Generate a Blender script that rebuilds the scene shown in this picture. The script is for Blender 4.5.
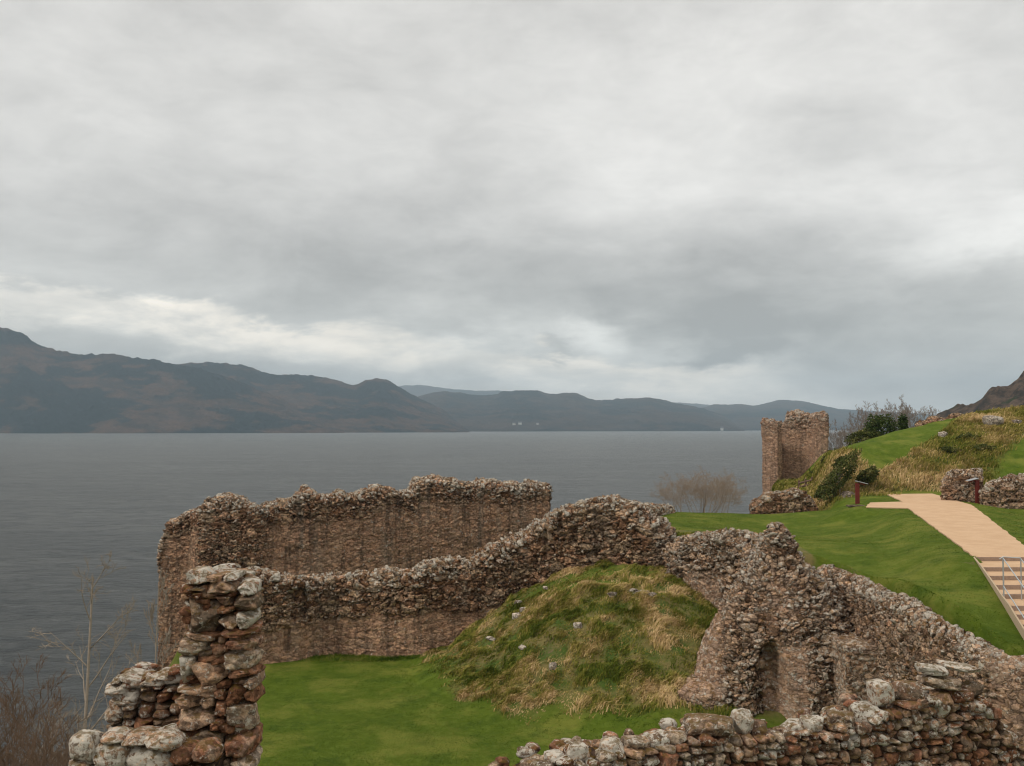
import bpy, math, random
import numpy as np
from mathutils import Vector
for o in list(bpy.data.objects): bpy.data.objects.remove(o)
SC = bpy.context.scene
COL = SC.collection
R = math.radians
random.seed(7)

# ------------------------------------------------------------------ camera
F = 1005.0; CX, CY = 512.0, 383.0; CZ = 12.0; HOR = 426.0
PITCH = math.atan((HOR - CY) / F)
LAKE = -13.0
cam_d = bpy.data.cameras.new('camera'); cam = bpy.data.objects.new('camera', cam_d); COL.objects.link(cam)
cam_d.sensor_width = 36; cam_d.lens = F / 1024 * 36; cam_d.clip_start = 0.1; cam_d.clip_end = 40000
cam.location = (0, 0, CZ); cam.rotation_euler = (R(90) + PITCH, 0, 0)
SC.camera = cam
SC.cycles.filter_width = 1.15
SC.view_settings.view_transform = 'Standard'; SC.view_settings.look = 'None'
SC.view_settings.exposure = 0.0; SC.view_settings.gamma = 1.0; SC.view_settings.use_curve_mapping = False

def ray(px, py):
    a = (px - CX) / F; b = (CY - py) / F
    c, s = math.cos(PITCH), math.sin(PITCH)
    return a, c - s * b, s + c * b
def P(px, py, Y):            # point at depth Y (world y) behind a photo pixel
    x, y, z = ray(px, py); k = Y / y
    return (x * k, Y, CZ + z * k)
def G(px, py, z):            # point on the level z
    x, y, zz = ray(px, py); k = (z - CZ) / zz
    return (x * k, y * k, z)

# ------------------------------------------------------------------ node helpers
class NT:
    def __init__(s, tree): s.t = tree; s.n = tree.nodes; s.l = tree.links
    def node(s, typ, **kw):
        n = s.n.new(typ)
        for k, v in kw.items(): setattr(n, k, v)
        return n
    def put(s, sock, v):
        if v is None: return
        if isinstance(v, bpy.types.NodeSocket): s.l.new(v, sock)
        else: sock.default_value = v
    def m(s, op, a, b=None, c=None, clamp=False):
        n = s.node('ShaderNodeMath', operation=op, use_clamp=clamp)
        s.put(n.inputs[0], a); s.put(n.inputs[1], b)
        if c is not None: s.put(n.inputs[2], c)
        return n.outputs[0]
    def mix(s, f, a, b, blend='MIX'):
        n = s.node('ShaderNodeMix', data_type='RGBA', blend_type=blend)
        s.put(n.inputs[0], f)
        for i, v in ((6, a), (7, b)):
            if isinstance(v, tuple) and len(v) == 3: v = (*v, 1)
            s.put(n.inputs[i], v)
        return n.outputs[2]
    def noise(s, vec, scale, detail=4, rough=0.55, dist=0.0):
        n = s.node('ShaderNodeTexNoise'); s.put(n.inputs['Vector'], vec)
        n.inputs['Scale'].default_value = scale; n.inputs['Detail'].default_value = detail
        n.inputs['Roughness'].default_value = rough; n.inputs['Distortion'].default_value = dist
        return n.outputs['Fac']
    def ramp(s, f, stops, interp='LINEAR'):
        n = s.node('ShaderNodeValToRGB'); s.put(n.inputs[0], f); cr = n.color_ramp; cr.interpolation = interp
        while len(cr.elements) < len(stops): cr.elements.new(0.5)
        for e, (p, c) in zip(cr.elements, stops): e.position = p; e.color = (*c, 1) if len(c) == 3 else c
        return n.outputs[0]
    def step(s, f, a, b):        # smooth 0..1 between a and b
        n = s.node('ShaderNodeMapRange', interpolation_type='SMOOTHSTEP'); s.put(n.inputs[0], f)
        n.inputs[1].default_value = a; n.inputs[2].default_value = b
        return n.outputs[0]
    def scale(s, vec, sc):
        n = s.node('ShaderNodeMapping'); s.put(n.inputs[0], vec); n.inputs['Scale'].default_value = sc
        return n.outputs[0]
    def comb(s, x, y, z=0.0):
        n = s.node('ShaderNodeCombineXYZ')
        for i, v in enumerate((x, y, z)): s.put(n.inputs[i], v)
        return n.outputs[0]

# ------------------------------------------------------------------ world: overcast cloud deck over a Nishita sky
SUN_EL, SUN_AZ = R(46), R(-118)      # sun high behind the cloud, left of and a little behind the viewer
W = bpy.data.worlds.new('World'); SC.world = W; W.use_nodes = True
w = NT(W.node_tree); w.n.clear()
out = w.node('ShaderNodeOutputWorld')
sky = w.node('ShaderNodeTexSky', sky_type='NISHITA'); sky.sun_disc = False
sky.sun_elevation = SUN_EL; sky.sun_rotation = SUN_AZ
bg1 = w.node('ShaderNodeBackground'); w.l.new(sky.outputs[0], bg1.inputs[0]); bg1.inputs[1].default_value = 0.08
tc = w.node('ShaderNodeTexCoord'); sep = w.node('ShaderNodeSeparateXYZ'); w.l.new(tc.outputs['Generated'], sep.inputs[0])
X, Yc, Z = sep.outputs
az = w.m('ARCTAN2', X, Yc)
v0 = w.m('ARCSINE', w.m('MINIMUM', w.m('MAXIMUM', Z, -0.999), 0.999))
zz = w.m('ADD', w.m('MAXIMUM', Z, 0.0), 0.30)
pl = w.comb(w.m('DIVIDE', X, zz), w.m('DIVIDE', Yc, zz), 0.0)
n_big = w.noise(pl, 1.5, 6, 0.55, 0.3)
n_mid = w.noise(pl, 3.1, 8, 0.6, 0.35)
n_azv = w.noise(w.comb(w.m('MULTIPLY', az, 3.0), w.m('MULTIPLY', v0, 9.0), 2.0), 2.4, 8, 0.62, 0.2)
n_warp = w.noise(w.comb(w.m('MULTIPLY', az, 3.0), w.m('MULTIPLY', v0, 5.0), 7.0), 1.6, 7, 0.6)
u = w.m('ADD', az, w.m('MULTIPLY', w.m('SUBTRACT', n_warp, 0.5), 0.22))
v = w.m('ADD', v0, w.m('MULTIPLY', w.m('SUBTRACT', n_azv, 0.5), 0.085))
def pu(px): return math.atan((px - CX) / F)
def pv(py): return math.atan((HOR - py) / F)
def lobe(px, py, sx, sy, amp):
    a = w.m('DIVIDE', w.m('SUBTRACT', u, pu(px)), sx / F); b = w.m('DIVIDE', w.m('SUBTRACT', v, pv(py)), sy / F)
    r2 = w.m('ADD', w.m('MULTIPLY', a, a), w.m('MULTIPLY', b, b))
    return w.m('MULTIPLY', w.m('EXPONENT', w.m('MULTIPLY', r2, -1.0)), amp)
B = w.m('ADD', 0.73, w.m('MULTIPLY', w.m('SUBTRACT', n_big, 0.5), 0.34))
B = w.m('ADD', B, w.m('MULTIPLY', w.m('SUBTRACT', n_mid, 0.5), 0.46))
n_fin = w.noise(w.comb(w.m('MULTIPLY', az, 3.0), w.m('MULTIPLY', v0, 6.5), 4.0), 5.0, 9, 0.62, 0.4)
B = w.m('ADD', B, w.m('MULTIPLY', w.m('SUBTRACT', n_fin, 0.5), 0.22))
for a in [(730, 90, 230, 90, 0.15), (620, 160, 130, 50, 0.08), (1010, 248, 95, 26, 0.30), (860, 200, 110, 30, 0.14), (480, 275, 330, 48, -0.20),
          (100, 235, 230, 45, -0.09), (820, 320, 230, 45, -0.25), (960, 385, 150, 40, -0.22), (330, 215, 160, 45, -0.06),
          (130, 60, 150, 80, 0.03), (745, 358, 60, 9, -0.26), (290, 130, 90, 50, 0.05), (845, 140, 60, 35, -0.08), (560, 346, 22, 6, -0.22), (608, 338, 36, 12, 0.34), (690, 352, 40, 9, 0.2), (480, 340, 50, 10, 0.16), (560, 372, 120, 14, 0.12), (400, 25, 300, 30, -0.04)]:
    B = w.m('ADD', B, lobe(*a))
# bright break under the cloud base, dropping from left to right, dull band beneath it
line = w.m('SUBTRACT', 0.075, w.m('MULTIPLY', u, 0.105))
dv = w.m('SUBTRACT', v, line)
up = w.m('SUBTRACT', 1.0, w.step(dv, 0.0, 0.013))
low = w.m('MULTIPLY', w.step(dv, -0.042, -0.004), w.m('ADD', 0.45, w.m('MULTIPLY', w.step(n_mid, 0.38, 0.6), 0.65)))
fade = w.m('SUBTRACT', 1.0, w.step(u, 0.17, 0.34))
strip = w.m('MULTIPLY', w.m('MULTIPLY', up, low), fade)
under = w.m('MULTIPLY', w.m('SUBTRACT', 1.0, w.step(dv, -0.06, 0.0)), w.m('SUBTRACT', 1.0, w.step(u, -0.1, 0.28)))
glow = w.m('MULTIPLY', w.m('SUBTRACT', 1.0, w.step(v0, 0.004, 0.055)), w.m('SUBTRACT', 1.0, w.step(w.m('ABSOLUTE', w.m('SUBTRACT', u, 0.0)), 0.05, 0.40)))
frontm = w.step(Yc, 0.0, 0.3)
B = w.m('ADD', B, w.m('MULTIPLY', w.m('MULTIPLY', strip, w.m('ADD', 0.30, w.m('MULTIPLY', w.m('SUBTRACT', 1.0, w.step(u, -0.42, -0.1)), 0.12))), frontm))
B = w.m('SUBTRACT', B, w.m('MULTIPLY', w.m('MULTIPLY', under, 0.22), frontm))
B = w.m('ADD', B, w.m('MULTIPLY', glow, 0.27))
B = w.m('MAXIMUM', B, 0.40)
zen = w.m('MULTIPLY', w.step(v0, 0.42, 1.2), 0.85)        # overcast sky is brightest overhead
B = w.m('ADD', B, zen)
tint = w.mix(w.m('MULTIPLY', w.m('MAXIMUM', strip, w.m('MULTIPLY', glow, 0.9)), frontm), (1.02, 1.0, 0.955), (1.08, 1.0, 0.875))
cool = w.mix(w.m('MULTIPLY', w.m('SUBTRACT', 1.0, w.step(v0, 0.05, 0.22)), w.m('SUBTRACT', 1.0, w.m('MAXIMUM', strip, glow))), (1, 1, 1), (0.985, 1.0, 0.985))
colr = w.mix(1.0, tint, cool, 'MULTIPLY')
vm = w.node('ShaderNodeVectorMath', operation='SCALE'); w.l.new(colr, vm.inputs[0]); w.l.new(B, vm.inputs['Scale'])
bg2 = w.node('ShaderNodeBackground'); w.l.new(vm.outputs[0], bg2.inputs[0]); bg2.inputs[1].default_value = 1.0
mxs = w.node('ShaderNodeMixShader'); mxs.inputs[0].default_value = 0.94
w.l.new(bg1.outputs[0], mxs.inputs[1]); w.l.new(bg2.outputs[0], mxs.inputs[2]); w.l.new(mxs.outputs[0], out.inputs[0])

sd = bpy.data.lights.new('sun', 'SUN'); sd.energy = 1.5; sd.angle = R(12); sd.color = (1, 0.93, 0.82)
so = bpy.data.objects.new('sun', sd); COL.objects.link(so)
dv_ = Vector((math.sin(SUN_AZ) * math.cos(SUN_EL), math.cos(SUN_AZ) * math.cos(SUN_EL), math.sin(SUN_EL)))
so.rotation_euler = dv_.to_track_quat('Z', 'Y').to_euler()

# ------------------------------------------------------------------ numpy noise
def h3(i, j, k, seed=0):
    with np.errstate(over='ignore'):
        n = (i.astype(np.int64) * 374761393 + j.astype(np.int64) * 668265263 + k.astype(np.int64) * 2147483647 + seed * 974634777)
        n = (n ^ (n >> 13)) * 1274126177
        n = n ^ (n >> 16)
        n = (n * 2246822519) & 0xffffffff
        n = n ^ (n >> 15)
    return (n & 0xffffff) / float(0x1000000)
def vn(p, seed=0):
    p = np.asarray(p, float); i = np.floor(p).astype(np.int64); f = p - i; f = f * f * (3 - 2 * f)
    r = 0
    for a in (0, 1):
        for b in (0, 1):
            for c in (0, 1):
                wt = (f[:, 0] if a else 1 - f[:, 0]) * (f[:, 1] if b else 1 - f[:, 1]) * (f[:, 2] if c else 1 - f[:, 2])
                r = r + wt * h3(i[:, 0] + a, i[:, 1] + b, i[:, 2] + c, seed)
    return r * 2 - 1
def fbm(p, oct=4, seed=0, gain=0.5):
    p = np.asarray(p, float); r = 0; a = 1; t = 0
    for o in range(oct):
        r = r + a * vn(p * 2.03 ** o + o * 17.3, seed + o); t += a; a *= gain
    return r / t
def f2(x, y, s, oct=3, seed=0):
    sh = np.shape(x); q = np.stack([np.ravel(x) / s, np.ravel(y) / s, np.full(np.size(x), 0.37)], 1)
    return fbm(q, oct, seed).reshape(sh)
def sst(x, a, b):
    t = np.clip((x - a) / (b - a), 0, 1); return t * t * (3 - 2 * t)
def voro(p, seed=0, jit=0.85):
    p = np.asarray(p, float); base = np.floor(p).astype(np.int64); n = len(p)
    tl = np.zeros(n); F1 = np.full(n, 9.0); F2 = np.full(n, 9.0); rid = np.zeros(n); rid2 = np.zeros(n)
    for a in (-1, 0, 1):
        for b in (-1, 0, 1):
            for c in (-1, 0, 1):
                i = base[:, 0] + a; j = base[:, 1] + b; k = base[:, 2] + c
                d = np.sqrt((i + .5 + jit * (h3(i, j, k, seed) - .5) - p[:, 0]) ** 2 + (j + .5 + jit * (h3(i, j, k, seed + 1) - .5) - p[:, 1]) ** 2
                            + (k + .5 + jit * (h3(i, j, k, seed + 2) - .5) - p[:, 2]) ** 2)
                m1 = d < F1
                ti = ((h3(i, j, k, seed + 5) - .5) * (i + .5 + jit * (h3(i, j, k, seed) - .5) - p[:, 0]) + (h3(i, j, k, seed + 6) - .5) * (k + .5 + jit * (h3(i, j, k, seed + 2) - .5) - p[:, 2])
                      + (h3(i, j, k, seed + 7) - .5) * (j + .5 + jit * (h3(i, j, k, seed + 1) - .5) - p[:, 1]))
                tl = np.where(m1, ti, tl)
                F2 = np.where(m1, F1, np.minimum(F2, d)); F1 = np.where(m1, d, F1)
                rid = np.where(m1, h3(i, j, k, seed + 3), rid); rid2 = np.where(m1, h3(i, j, k, seed + 4), rid2)
    return F1, F2, rid, rid2, tl

# ------------------------------------------------------------------ mesh helpers
def mesh_np(name, V, Fc, mat=None, parent=None, smooth=True, attr=None):
    V = np.asarray(V, np.float32); Fc = np.asarray(Fc, np.int32)
    me = bpy.data.meshes.new(name); k = Fc.shape[1]
    me.vertices.add(len(V)); me.vertices.foreach_set('co', V.ravel())
    me.loops.add(Fc.size); me.loops.foreach_set('vertex_index', Fc.ravel())
    me.polygons.add(len(Fc)); me.polygons.foreach_set('loop_start', np.arange(0, Fc.size, k, dtype=np.int32))
    me.polygons.foreach_set('use_smooth', np.full(len(Fc), smooth, bool))
    me.update(calc_edges=True)
    if attr is not None:
        a = me.color_attributes.new('Col', 'FLOAT_COLOR', 'POINT')
        A = np.ones((len(V), 4), np.float32); A[:, :min(4, attr.shape[1])] = attr[:, :4]; a.data.foreach_set('color', A.ravel())
    if attr is not None and attr.shape[1] > 4:
        fa = me.attributes.new('Face', 'FLOAT', 'POINT'); fa.data.foreach_set('value', attr[:, 4].astype(np.float32))
    if mat: me.materials.append(mat)
    o = bpy.data.objects.new(name, me); COL.objects.link(o)
    if parent is not None: o.parent = parent
    return o
def tag(o, label=None, cat=None, group=None, kind=None):
    if label: o['label'] = label
    if cat: o['category'] = cat
    if group: o['group'] = group
    if kind: o['kind'] = kind
    return o
def thing(name, label, cat, group=None, loc=(0, 0, 0)):
    o = bpy.data.objects.new(name, None); COL.objects.link(o); o.location = loc; o.empty_display_size = 0.3
    return tag(o, label, cat, group)
def grid_faces(nr, nc, off=0):
    i, j = np.meshgrid(np.arange(nr - 1), np.arange(nc - 1), indexing='ij'); a = (i * nc + j).ravel() + off
    return np.stack([a, a + 1, a + nc + 1, a + nc], 1)
class MB:                                   # gathers simple solids into one mesh
    def __init__(s): s.v = []; s.f = []
    def box(s, c, size, rz=0.0, tilt=0.0):
        b = len(s.v); cz, sz = math.cos(rz), math.sin(rz); ct, st = math.cos(tilt), math.sin(tilt)
        for dx in (-.5, .5):
            for dy in (-.5, .5):
                for dz in (-.5, .5):
                    x, y, z = dx * size[0], dy * size[1], dz * size[2]
                    y, z = y * ct - z * st, y * st + z * ct
                    s.v.append((c[0] + x * cz - y * sz, c[1] + x * sz + y * cz, c[2] + z))
        s.f += [tuple(b + i for i in q) for q in ((0, 1, 3, 2), (4, 6, 7, 5), (0, 4, 5, 1), (2, 3, 7, 6), (0, 2, 6, 4), (1, 5, 7, 3))]
        return s
    def tube(s, pts, r, n=8):
        pts = [Vector(p) for p in pts]; b = len(s.v)
        for i, p in enumerate(pts):
            d = (pts[min(i + 1, len(pts) - 1)] - pts[max(i - 1, 0)]).normalized()
            a = d.orthogonal().normalized(); c = d.cross(a)
            for k in range(n):
                t = 2 * math.pi * k / n; s.v.append(tuple(p + (a * math.cos(t) + c * math.sin(t)) * r))
        for i in range(len(pts) - 1):
            for k in range(n):
                s.f.append((b + i * n + k, b + i * n + (k + 1) % n, b + (i + 1) * n + (k + 1) % n, b + (i + 1) * n + k))
        s.f.append(tuple(b + k for k in reversed(range(n)))); s.f.append(tuple(b + (len(pts) - 1) * n + k for k in range(n)))
        return s
    def build(s, name, mat, parent=None, bevel=0.0):
        me = bpy.data.meshes.new(name); me.from_pydata(s.v, [], s.f); me.update()
        me.materials.append(mat); o = bpy.data.objects.new(name, me); COL.objects.link(o)
        if parent is not None: o.parent = parent
        if bevel:
            m = o.modifiers.new('bevel', 'BEVEL'); m.width = bevel; m.segments = 2
        return o

# ------------------------------------------------------------------ materials
def newmat(name):
    m = bpy.data.materials.new(name); m.use_nodes = True; t = NT(m.node_tree)
    b = m.node_tree.nodes['Principled BSDF']; b.inputs['Roughness'].default_value = 0.95
    b.inputs['Specular IOR Level'].default_value = 0.08
    return m, t, b
def bump(t, b, h, dist, strength=1.0):
    n = t.node('ShaderNodeBump'); n.inputs['Strength'].default_value = strength; n.inputs['Distance'].default_value = dist
    t.put(n.inputs['Height'], h); t.l.new(n.outputs[0], b.inputs['Normal'])
def pos(t): return t.node('ShaderNodeNewGeometry').outputs['Position']
def col_attr(t):
    a = t.node('ShaderNodeAttribute', attribute_name='Col'); s = t.node('ShaderNodeSeparateColor'); t.l.new(a.outputs['Color'], s.inputs[0])
    return s.outputs[0], s.outputs[1], s.outputs[2], a.outputs['Alpha']

def stone_mat(name, pal, mortar, lt=0.575, lichen=(0.72, 0.66, 0.56), lich=0.5, moss=0.3, fine=1.0, streak=0.0, bumpd=0.03, vs=(4.2, 4.2, 7.5), vj=0.85, facecol=(0.46, 0.285, 0.19), mosscol=(0.18, 0.08, 0.012)):
    # Col: R stone tone, G stone (1) or joint (0), B weathered top 0..1, A second random
    m, t, b = newmat(name); p = pos(t); r, g, bb, al = col_attr(t)
    n1 = t.noise(p, 2.2 * fine, 5, 0.6); n2 = t.noise(p, 9.0 * fine, 6, 0.65); n3 = t.noise(p, 34 * fine, 4, 0.7)
    tone = t.m('ADD', r, t.m('MULTIPLY', t.m('SUBTRACT', n1, 0.5), 0.5))
    c = t.ramp(tone, [(i / (len(pal) - 1), q) for i, q in enumerate(pal)])
    c = t.mix(1.0, c, t.ramp(n2, [(0.3, (0.45, 0.42, 0.40)), (0.5, (1, 1, 1)), (0.7, (1.5, 1.45, 1.4))]), 'MULTIPLY')
    c = t.mix(t.m('MULTIPLY', t.step(n3, 0.5, 0.75), 0.45), c, t.mix(1.0, c, (0.4, 0.36, 0.34), 'MULTIPLY'))
    jt = t.mix(n2, mortar, tuple(q * 1.5 for q in mortar))
    c = t.mix(t.step(g, 0.05, 0.45), jt, c)
    # small stones and packing between the big ones, with dark open joints
    wq = t.node('ShaderNodeVectorMath', operation='ADD'); t.l.new(t.scale(p, vs), wq.inputs[0])
    nw = t.node('ShaderNodeTexNoise'); t.l.new(p, nw.inputs['Vector']); nw.inputs['Scale'].default_value = 3.0; nw.inputs['Detail'].default_value = 3
    t.l.new(nw.outputs['Color'], wq.inputs[1])
    ve = t.node('ShaderNodeTexVoronoi', feature='DISTANCE_TO_EDGE'); t.l.new(wq.outputs[0], ve.inputs['Vector']); ve.inputs['Scale'].default_value = 1.0
    vc = t.node('ShaderNodeTexVoronoi', feature='F1'); t.l.new(wq.outputs[0], vc.inputs['Vector']); vc.inputs['Scale'].default_value = 1.0
    sv = t.node('ShaderNodeSeparateColor'); t.l.new(vc.outputs['Color'], sv.inputs[0])
    fc = t.node('ShaderNodeAttribute', attribute_name='Face').outputs['Fac']
    c = t.mix(t.m('MULTIPLY', fc, 0.6), c, facecol)
    c = t.mix(t.m('SUBTRACT', 1.0, t.m('MULTIPLY', fc, 0.45)), c, t.mix(1.0, c, t.ramp(sv.outputs[0], [(0.0, (0.55, 0.52, 0.50)), (0.5, (1.08, 1.07, 1.05)), (1.0, (1.7, 1.62, 1.50))]), 'MULTIPLY'))
    jn = t.m('MULTIPLY', t.m('SUBTRACT', 1.0, t.step(t.m('ADD', ve.outputs['Distance'], t.m('MULTIPLY', t.m('SUBTRACT', n2, 0.5), 0.10)), 0.015, 0.075)), t.m('MULTIPLY', t.m('SUBTRACT', 1.0, t.m('MULTIPLY', fc, 0.62)), vj))
    c = t.mix(t.m('MULTIPLY', jn, t.step(t.noise(p, 1.4, 3), 0.36, 0.52)), c, tuple(q * 0.55 for q in mortar))
    al = t.m('ADD', al, t.m('MULTIPLY', t.m('SUBTRACT', sv.outputs[1], 0.5), 0.55))
    if streak:
        st = t.noise(t.scale(p, (1.0, 1.0, 0.10)), 2.3, 6, 0.72)
        c = t.mix(t.m('MULTIPLY', t.step(st, 0.49, 0.63), streak), c, (0.045, 0.036, 0.03))
        st2 = t.noise(t.scale(p, (1.0, 1.0, 0.18)), 0.9, 5, 0.6)
        c = t.mix(t.m('MULTIPLY', t.step(st2, 0.52, 0.66), streak * 0.6), c, (0.34, 0.27, 0.20))
    # lichen crusts: pale, mostly where the wall top catches weather, some stones fully coated
    ln = t.m('ADD', t.noise(p, 5.5 * fine, 7, 0.78, 0.3), t.m('MULTIPLY', t.m('SUBTRACT', al, 0.5), 0.22))
    ln = t.m('ADD', ln, t.m('MULTIPLY', t.m('SUBTRACT', bb, 0.5), 0.115))
    lm = t.m('MULTIPLY', t.step(ln, lt, lt + 0.04), t.step(g, 0.15, 0.5))
    c = t.mix(t.m('MULTIPLY', lm, lich), c, t.mix(n3, lichen, tuple(q * 0.6 for q in lichen)))
    # moss on ledges
    ng = t.node('ShaderNodeNewGeometry'); sp = t.node('ShaderNodeSeparateXYZ'); t.l.new(ng.outputs['Normal'], sp.inputs[0])
    mn = t.noise(p, 3.1 * fine, 6, 0.65)
    mm = t.m('MULTIPLY', t.step(t.m('ADD', mn, t.m('MULTIPLY', sp.outputs[2], 0.13)), 0.595, 0.68), moss)
    c = t.mix(mm, c, t.mix(t.noise(p, 1.3, 3), mosscol, (0.11, 0.07, 0.016)))
    t.l.new(c, b.inputs['Base Color'])
    bump(t, b, t.m('SUBTRACT', t.m('ADD', n2, t.m('MULTIPLY', n3, 0.5)), t.m('MULTIPLY', jn, 0.9)), bumpd, 0.9)
    return m
PINK = [(0.14, 0.075, 0.04), (0.28, 0.16, 0.10), (0.40, 0.24, 0.155), (0.36, 0.25, 0.165), (0.27, 0.20, 0.14), (0.47, 0.33, 0.22)]
BROWN = [(0.10, 0.045, 0.025), (0.22, 0.11, 0.065), (0.15, 0.115, 0.085), (0.32, 0.20, 0.13), (0.33, 0.27, 0.21), (0.25, 0.115, 0.07)]
GREY = [(0.16, 0.095, 0.06), (0.28, 0.18, 0.12), (0.40, 0.28, 0.195), (0.27, 0.20, 0.155), (0.46, 0.34, 0.245), (0.34, 0.20, 0.13)]
M_back = stone_mat('curtain masonry', PINK, (0.075, 0.045, 0.03), lich=0.85, moss=0.4, fine=1.0, streak=0.62, bumpd=0.10)
M_mid = stone_mat('inner wall masonry', PINK, (0.075, 0.045, 0.028), lich=0.85, moss=0.5, fine=1.1, streak=0.5, bumpd=0.09)
M_ruin = stone_mat('ruin rubble', GREY, lt=0.555, mortar=(0.04, 0.026, 0.016), lich=0.85, moss=0.6, fine=1.3, streak=0.3, bumpd=0.08)
M_near = stone_mat('near rubble', BROWN, (0.035, 0.022, 0.014), vs=(11, 11, 17), vj=0.0, lich=0.92, moss=0.7, fine=2.6, bumpd=0.04, mosscol=(0.13, 0.075, 0.018))
M_core = stone_mat('wall core earth', [(0.05, 0.03, 0.02), (0.07, 0.045, 0.03)], (0.04, 0.025, 0.018), lich=0.1, moss=0.9, fine=3.0, bumpd=0.02)
M_tower = stone_mat('tower masonry', [(0.20, 0.12, 0.085), (0.34, 0.21, 0.15), (0.38, 0.26, 0.19), (0.30, 0.22, 0.17), (0.40, 0.27, 0.19)], (0.2, 0.13, 0.09), lich=0.6, moss=0.45, fine=0.9, streak=0.38, bumpd=0.10)
M_rock = stone_mat('loose rock', [(0.16, 0.13, 0.11), (0.30, 0.26, 0.22), (0.36, 0.31, 0.27)], (0.1, 0.08, 0.06), lich=0.8, moss=0.3, fine=1.5, bumpd=0.03)

def plain(name, c, rough=0.8, var=0.25, sc=6.0, metal=0.0, bd=0.0):
    m, t, b = newmat(name); p = pos(t); n = t.noise(p, sc, 5, 0.6)
    b.inputs['Roughness'].default_value = rough; b.inputs['Metallic'].default_value = metal
    t.l.new(t.mix(n, tuple(q * (1 - var) for q in c), tuple(min(1, q * (1 + var)) for q in c)), b.inputs['Base Color'])
    if bd: bump(t, b, n, bd)
    return m

# ground
def ground_mat():
    m, t, b = newmat('grass ground'); p = pos(t); r, g, bb, al = col_attr(t)
    n0 = t.noise(p, 0.14, 4, 0.5); n1 = t.noise(p, 0.9, 5, 0.6); n2 = t.noise(p, 6, 6, 0.7); n3 = t.noise(p, 28, 4, 0.7)
    lawn = t.mix(n1, (0.054, 0.090, 0.007), (0.104, 0.140, 0.013))
    lawn = t.mix(t.step(t.noise(p, 0.35, 5, 0.6), 0.46, 0.62), lawn, (0.150, 0.165, 0.026))
    lawn = t.mix(t.m('MULTIPLY', t.step(t.noise(p, 0.55, 6, 0.65, 0.4), 0.50, 0.66), 0.45), lawn, (0.028, 0.062, 0.006))
    lawn = t.mix(t.m('MULTIPLY', t.step(n2, 0.55, 0.75), 0.5), lawn, (0.045, 0.070, 0.006))
    lawn = t.mix(t.m('MULTIPLY', t.step(t.noise(p, 2.6, 4, 0.6), 0.5, 0.62), 0.45), lawn, (0.12, 0.165, 0.022))
    lawn = t.mix(t.m('MULTIPLY', t.step(t.noise(p, 1.9, 6, 0.7), 0.66, 0.76), 0.5), lawn, (0.15, 0.13, 0.05))
    rough = t.mix(t.step(n1, 0.36, 0.6), (0.06, 0.10, 0.018), (0.18, 0.145, 0.055))
    rough = t.mix(t.m('MULTIPLY', t.step(n2, 0.5, 0.7), 0.6), rough, (0.065, 0.055, 0.018))
    c = t.mix(r, lawn, rough)
    c = t.mix(t.m('MULTIPLY', t.step(t.m('ADD', g, t.m('MULTIPLY', t.m('SUBTRACT', n2, 0.5), 0.8)), 0.4, 0.6), 0.85), c, t.mix(n2, (0.09, 0.06, 0.035), (0.24, 0.17, 0.10)))
    c = t.mix(t.step(t.m('ADD', bb, t.m('MULTIPLY', t.m('SUBTRACT', n2, 0.5), 0.9)), 0.4, 0.6), c, t.mix(n2, (0.075, 0.06, 0.035), (0.20, 0.16, 0.10)))
    t.l.new(c, b.inputs['Base Color']); bump(t, b, t.m('ADD', n2, t.m('MULTIPLY', n3, 0.6)), 0.10, 0.9)
    return m
M_ground = ground_mat()

def blade_mat(name, pal):
    m, t, b = newmat(name); r, g, bb, al = col_attr(t)
    b.inputs['Roughness'].default_value = 0.8
    t.l.new(t.ramp(r, [(i / (len(pal) - 1), q) for i, q in enumerate(pal)]), b.inputs['Base Color'])
    return m
M_blade = blade_mat('rough grass blades', [(0.070, 0.095, 0.011), (0.135, 0.145, 0.019), (0.24, 0.20, 0.045), (0.40, 0.29, 0.11), (0.60, 0.42, 0.22)])
M_lawnb = blade_mat('lawn blades', [(0.030, 0.060, 0.005), (0.068, 0.110, 0.009), (0.115, 0.150, 0.015), (0.22, 0.20, 0.05)])
M_leaf = blade_mat('evergreen leaves', [(0.015, 0.025, 0.008), (0.03, 0.05, 0.012), (0.05, 0.075, 0.02), (0.10, 0.10, 0.035)])
M_gorse = blade_mat('gorse', [(0.03, 0.035, 0.01), (0.06, 0.075, 0.018), (0.10, 0.105, 0.03), (0.20, 0.16, 0.06)])
M_bark = plain('pale bark', (0.30, 0.25, 0.195), 0.9, 0.4, 12)
M_bark2 = plain('grey twigs', (0.24, 0.20, 0.17), 0.9, 0.3, 12)
M_bark4 = plain('pale tan twigs', (0.30, 0.23, 0.17), 0.9, 0.3, 9)
M_bark3 = plain('brown twigs', (0.16, 0.105, 0.07), 0.9, 0.35, 9)
M_gravel = plain('sandy gravel', (0.56, 0.39, 0.26), 0.95, 0.14, 3.0)
M_riser = plain('timber riser', (0.30, 0.215, 0.16), 0.9, 0.4, 14)
M_edging = plain('timber edging', (0.42, 0.32, 0.22), 0.9, 0.2, 8)
M_wood = plain('dark fence wood', (0.16, 0.10, 0.075), 0.9, 0.3, 7)
M_post = plain('red brown post', (0.13, 0.028, 0.022), 0.6, 0.25, 5)
M_panel = plain('grey information panel', (0.35, 0.36, 0.37), 0.35, 0.1, 4)
M_steel = plain('galvanised steel', (0.48, 0.50, 0.51), 0.4, 0.15, 20, 0.7)
M_white = plain('white render', (0.42, 0.42, 0.40), 0.8, 0.08, 0.1)
M_slate = plain('slate roof', (0.10, 0.10, 0.11), 0.7, 0.2, 0.1)

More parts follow.
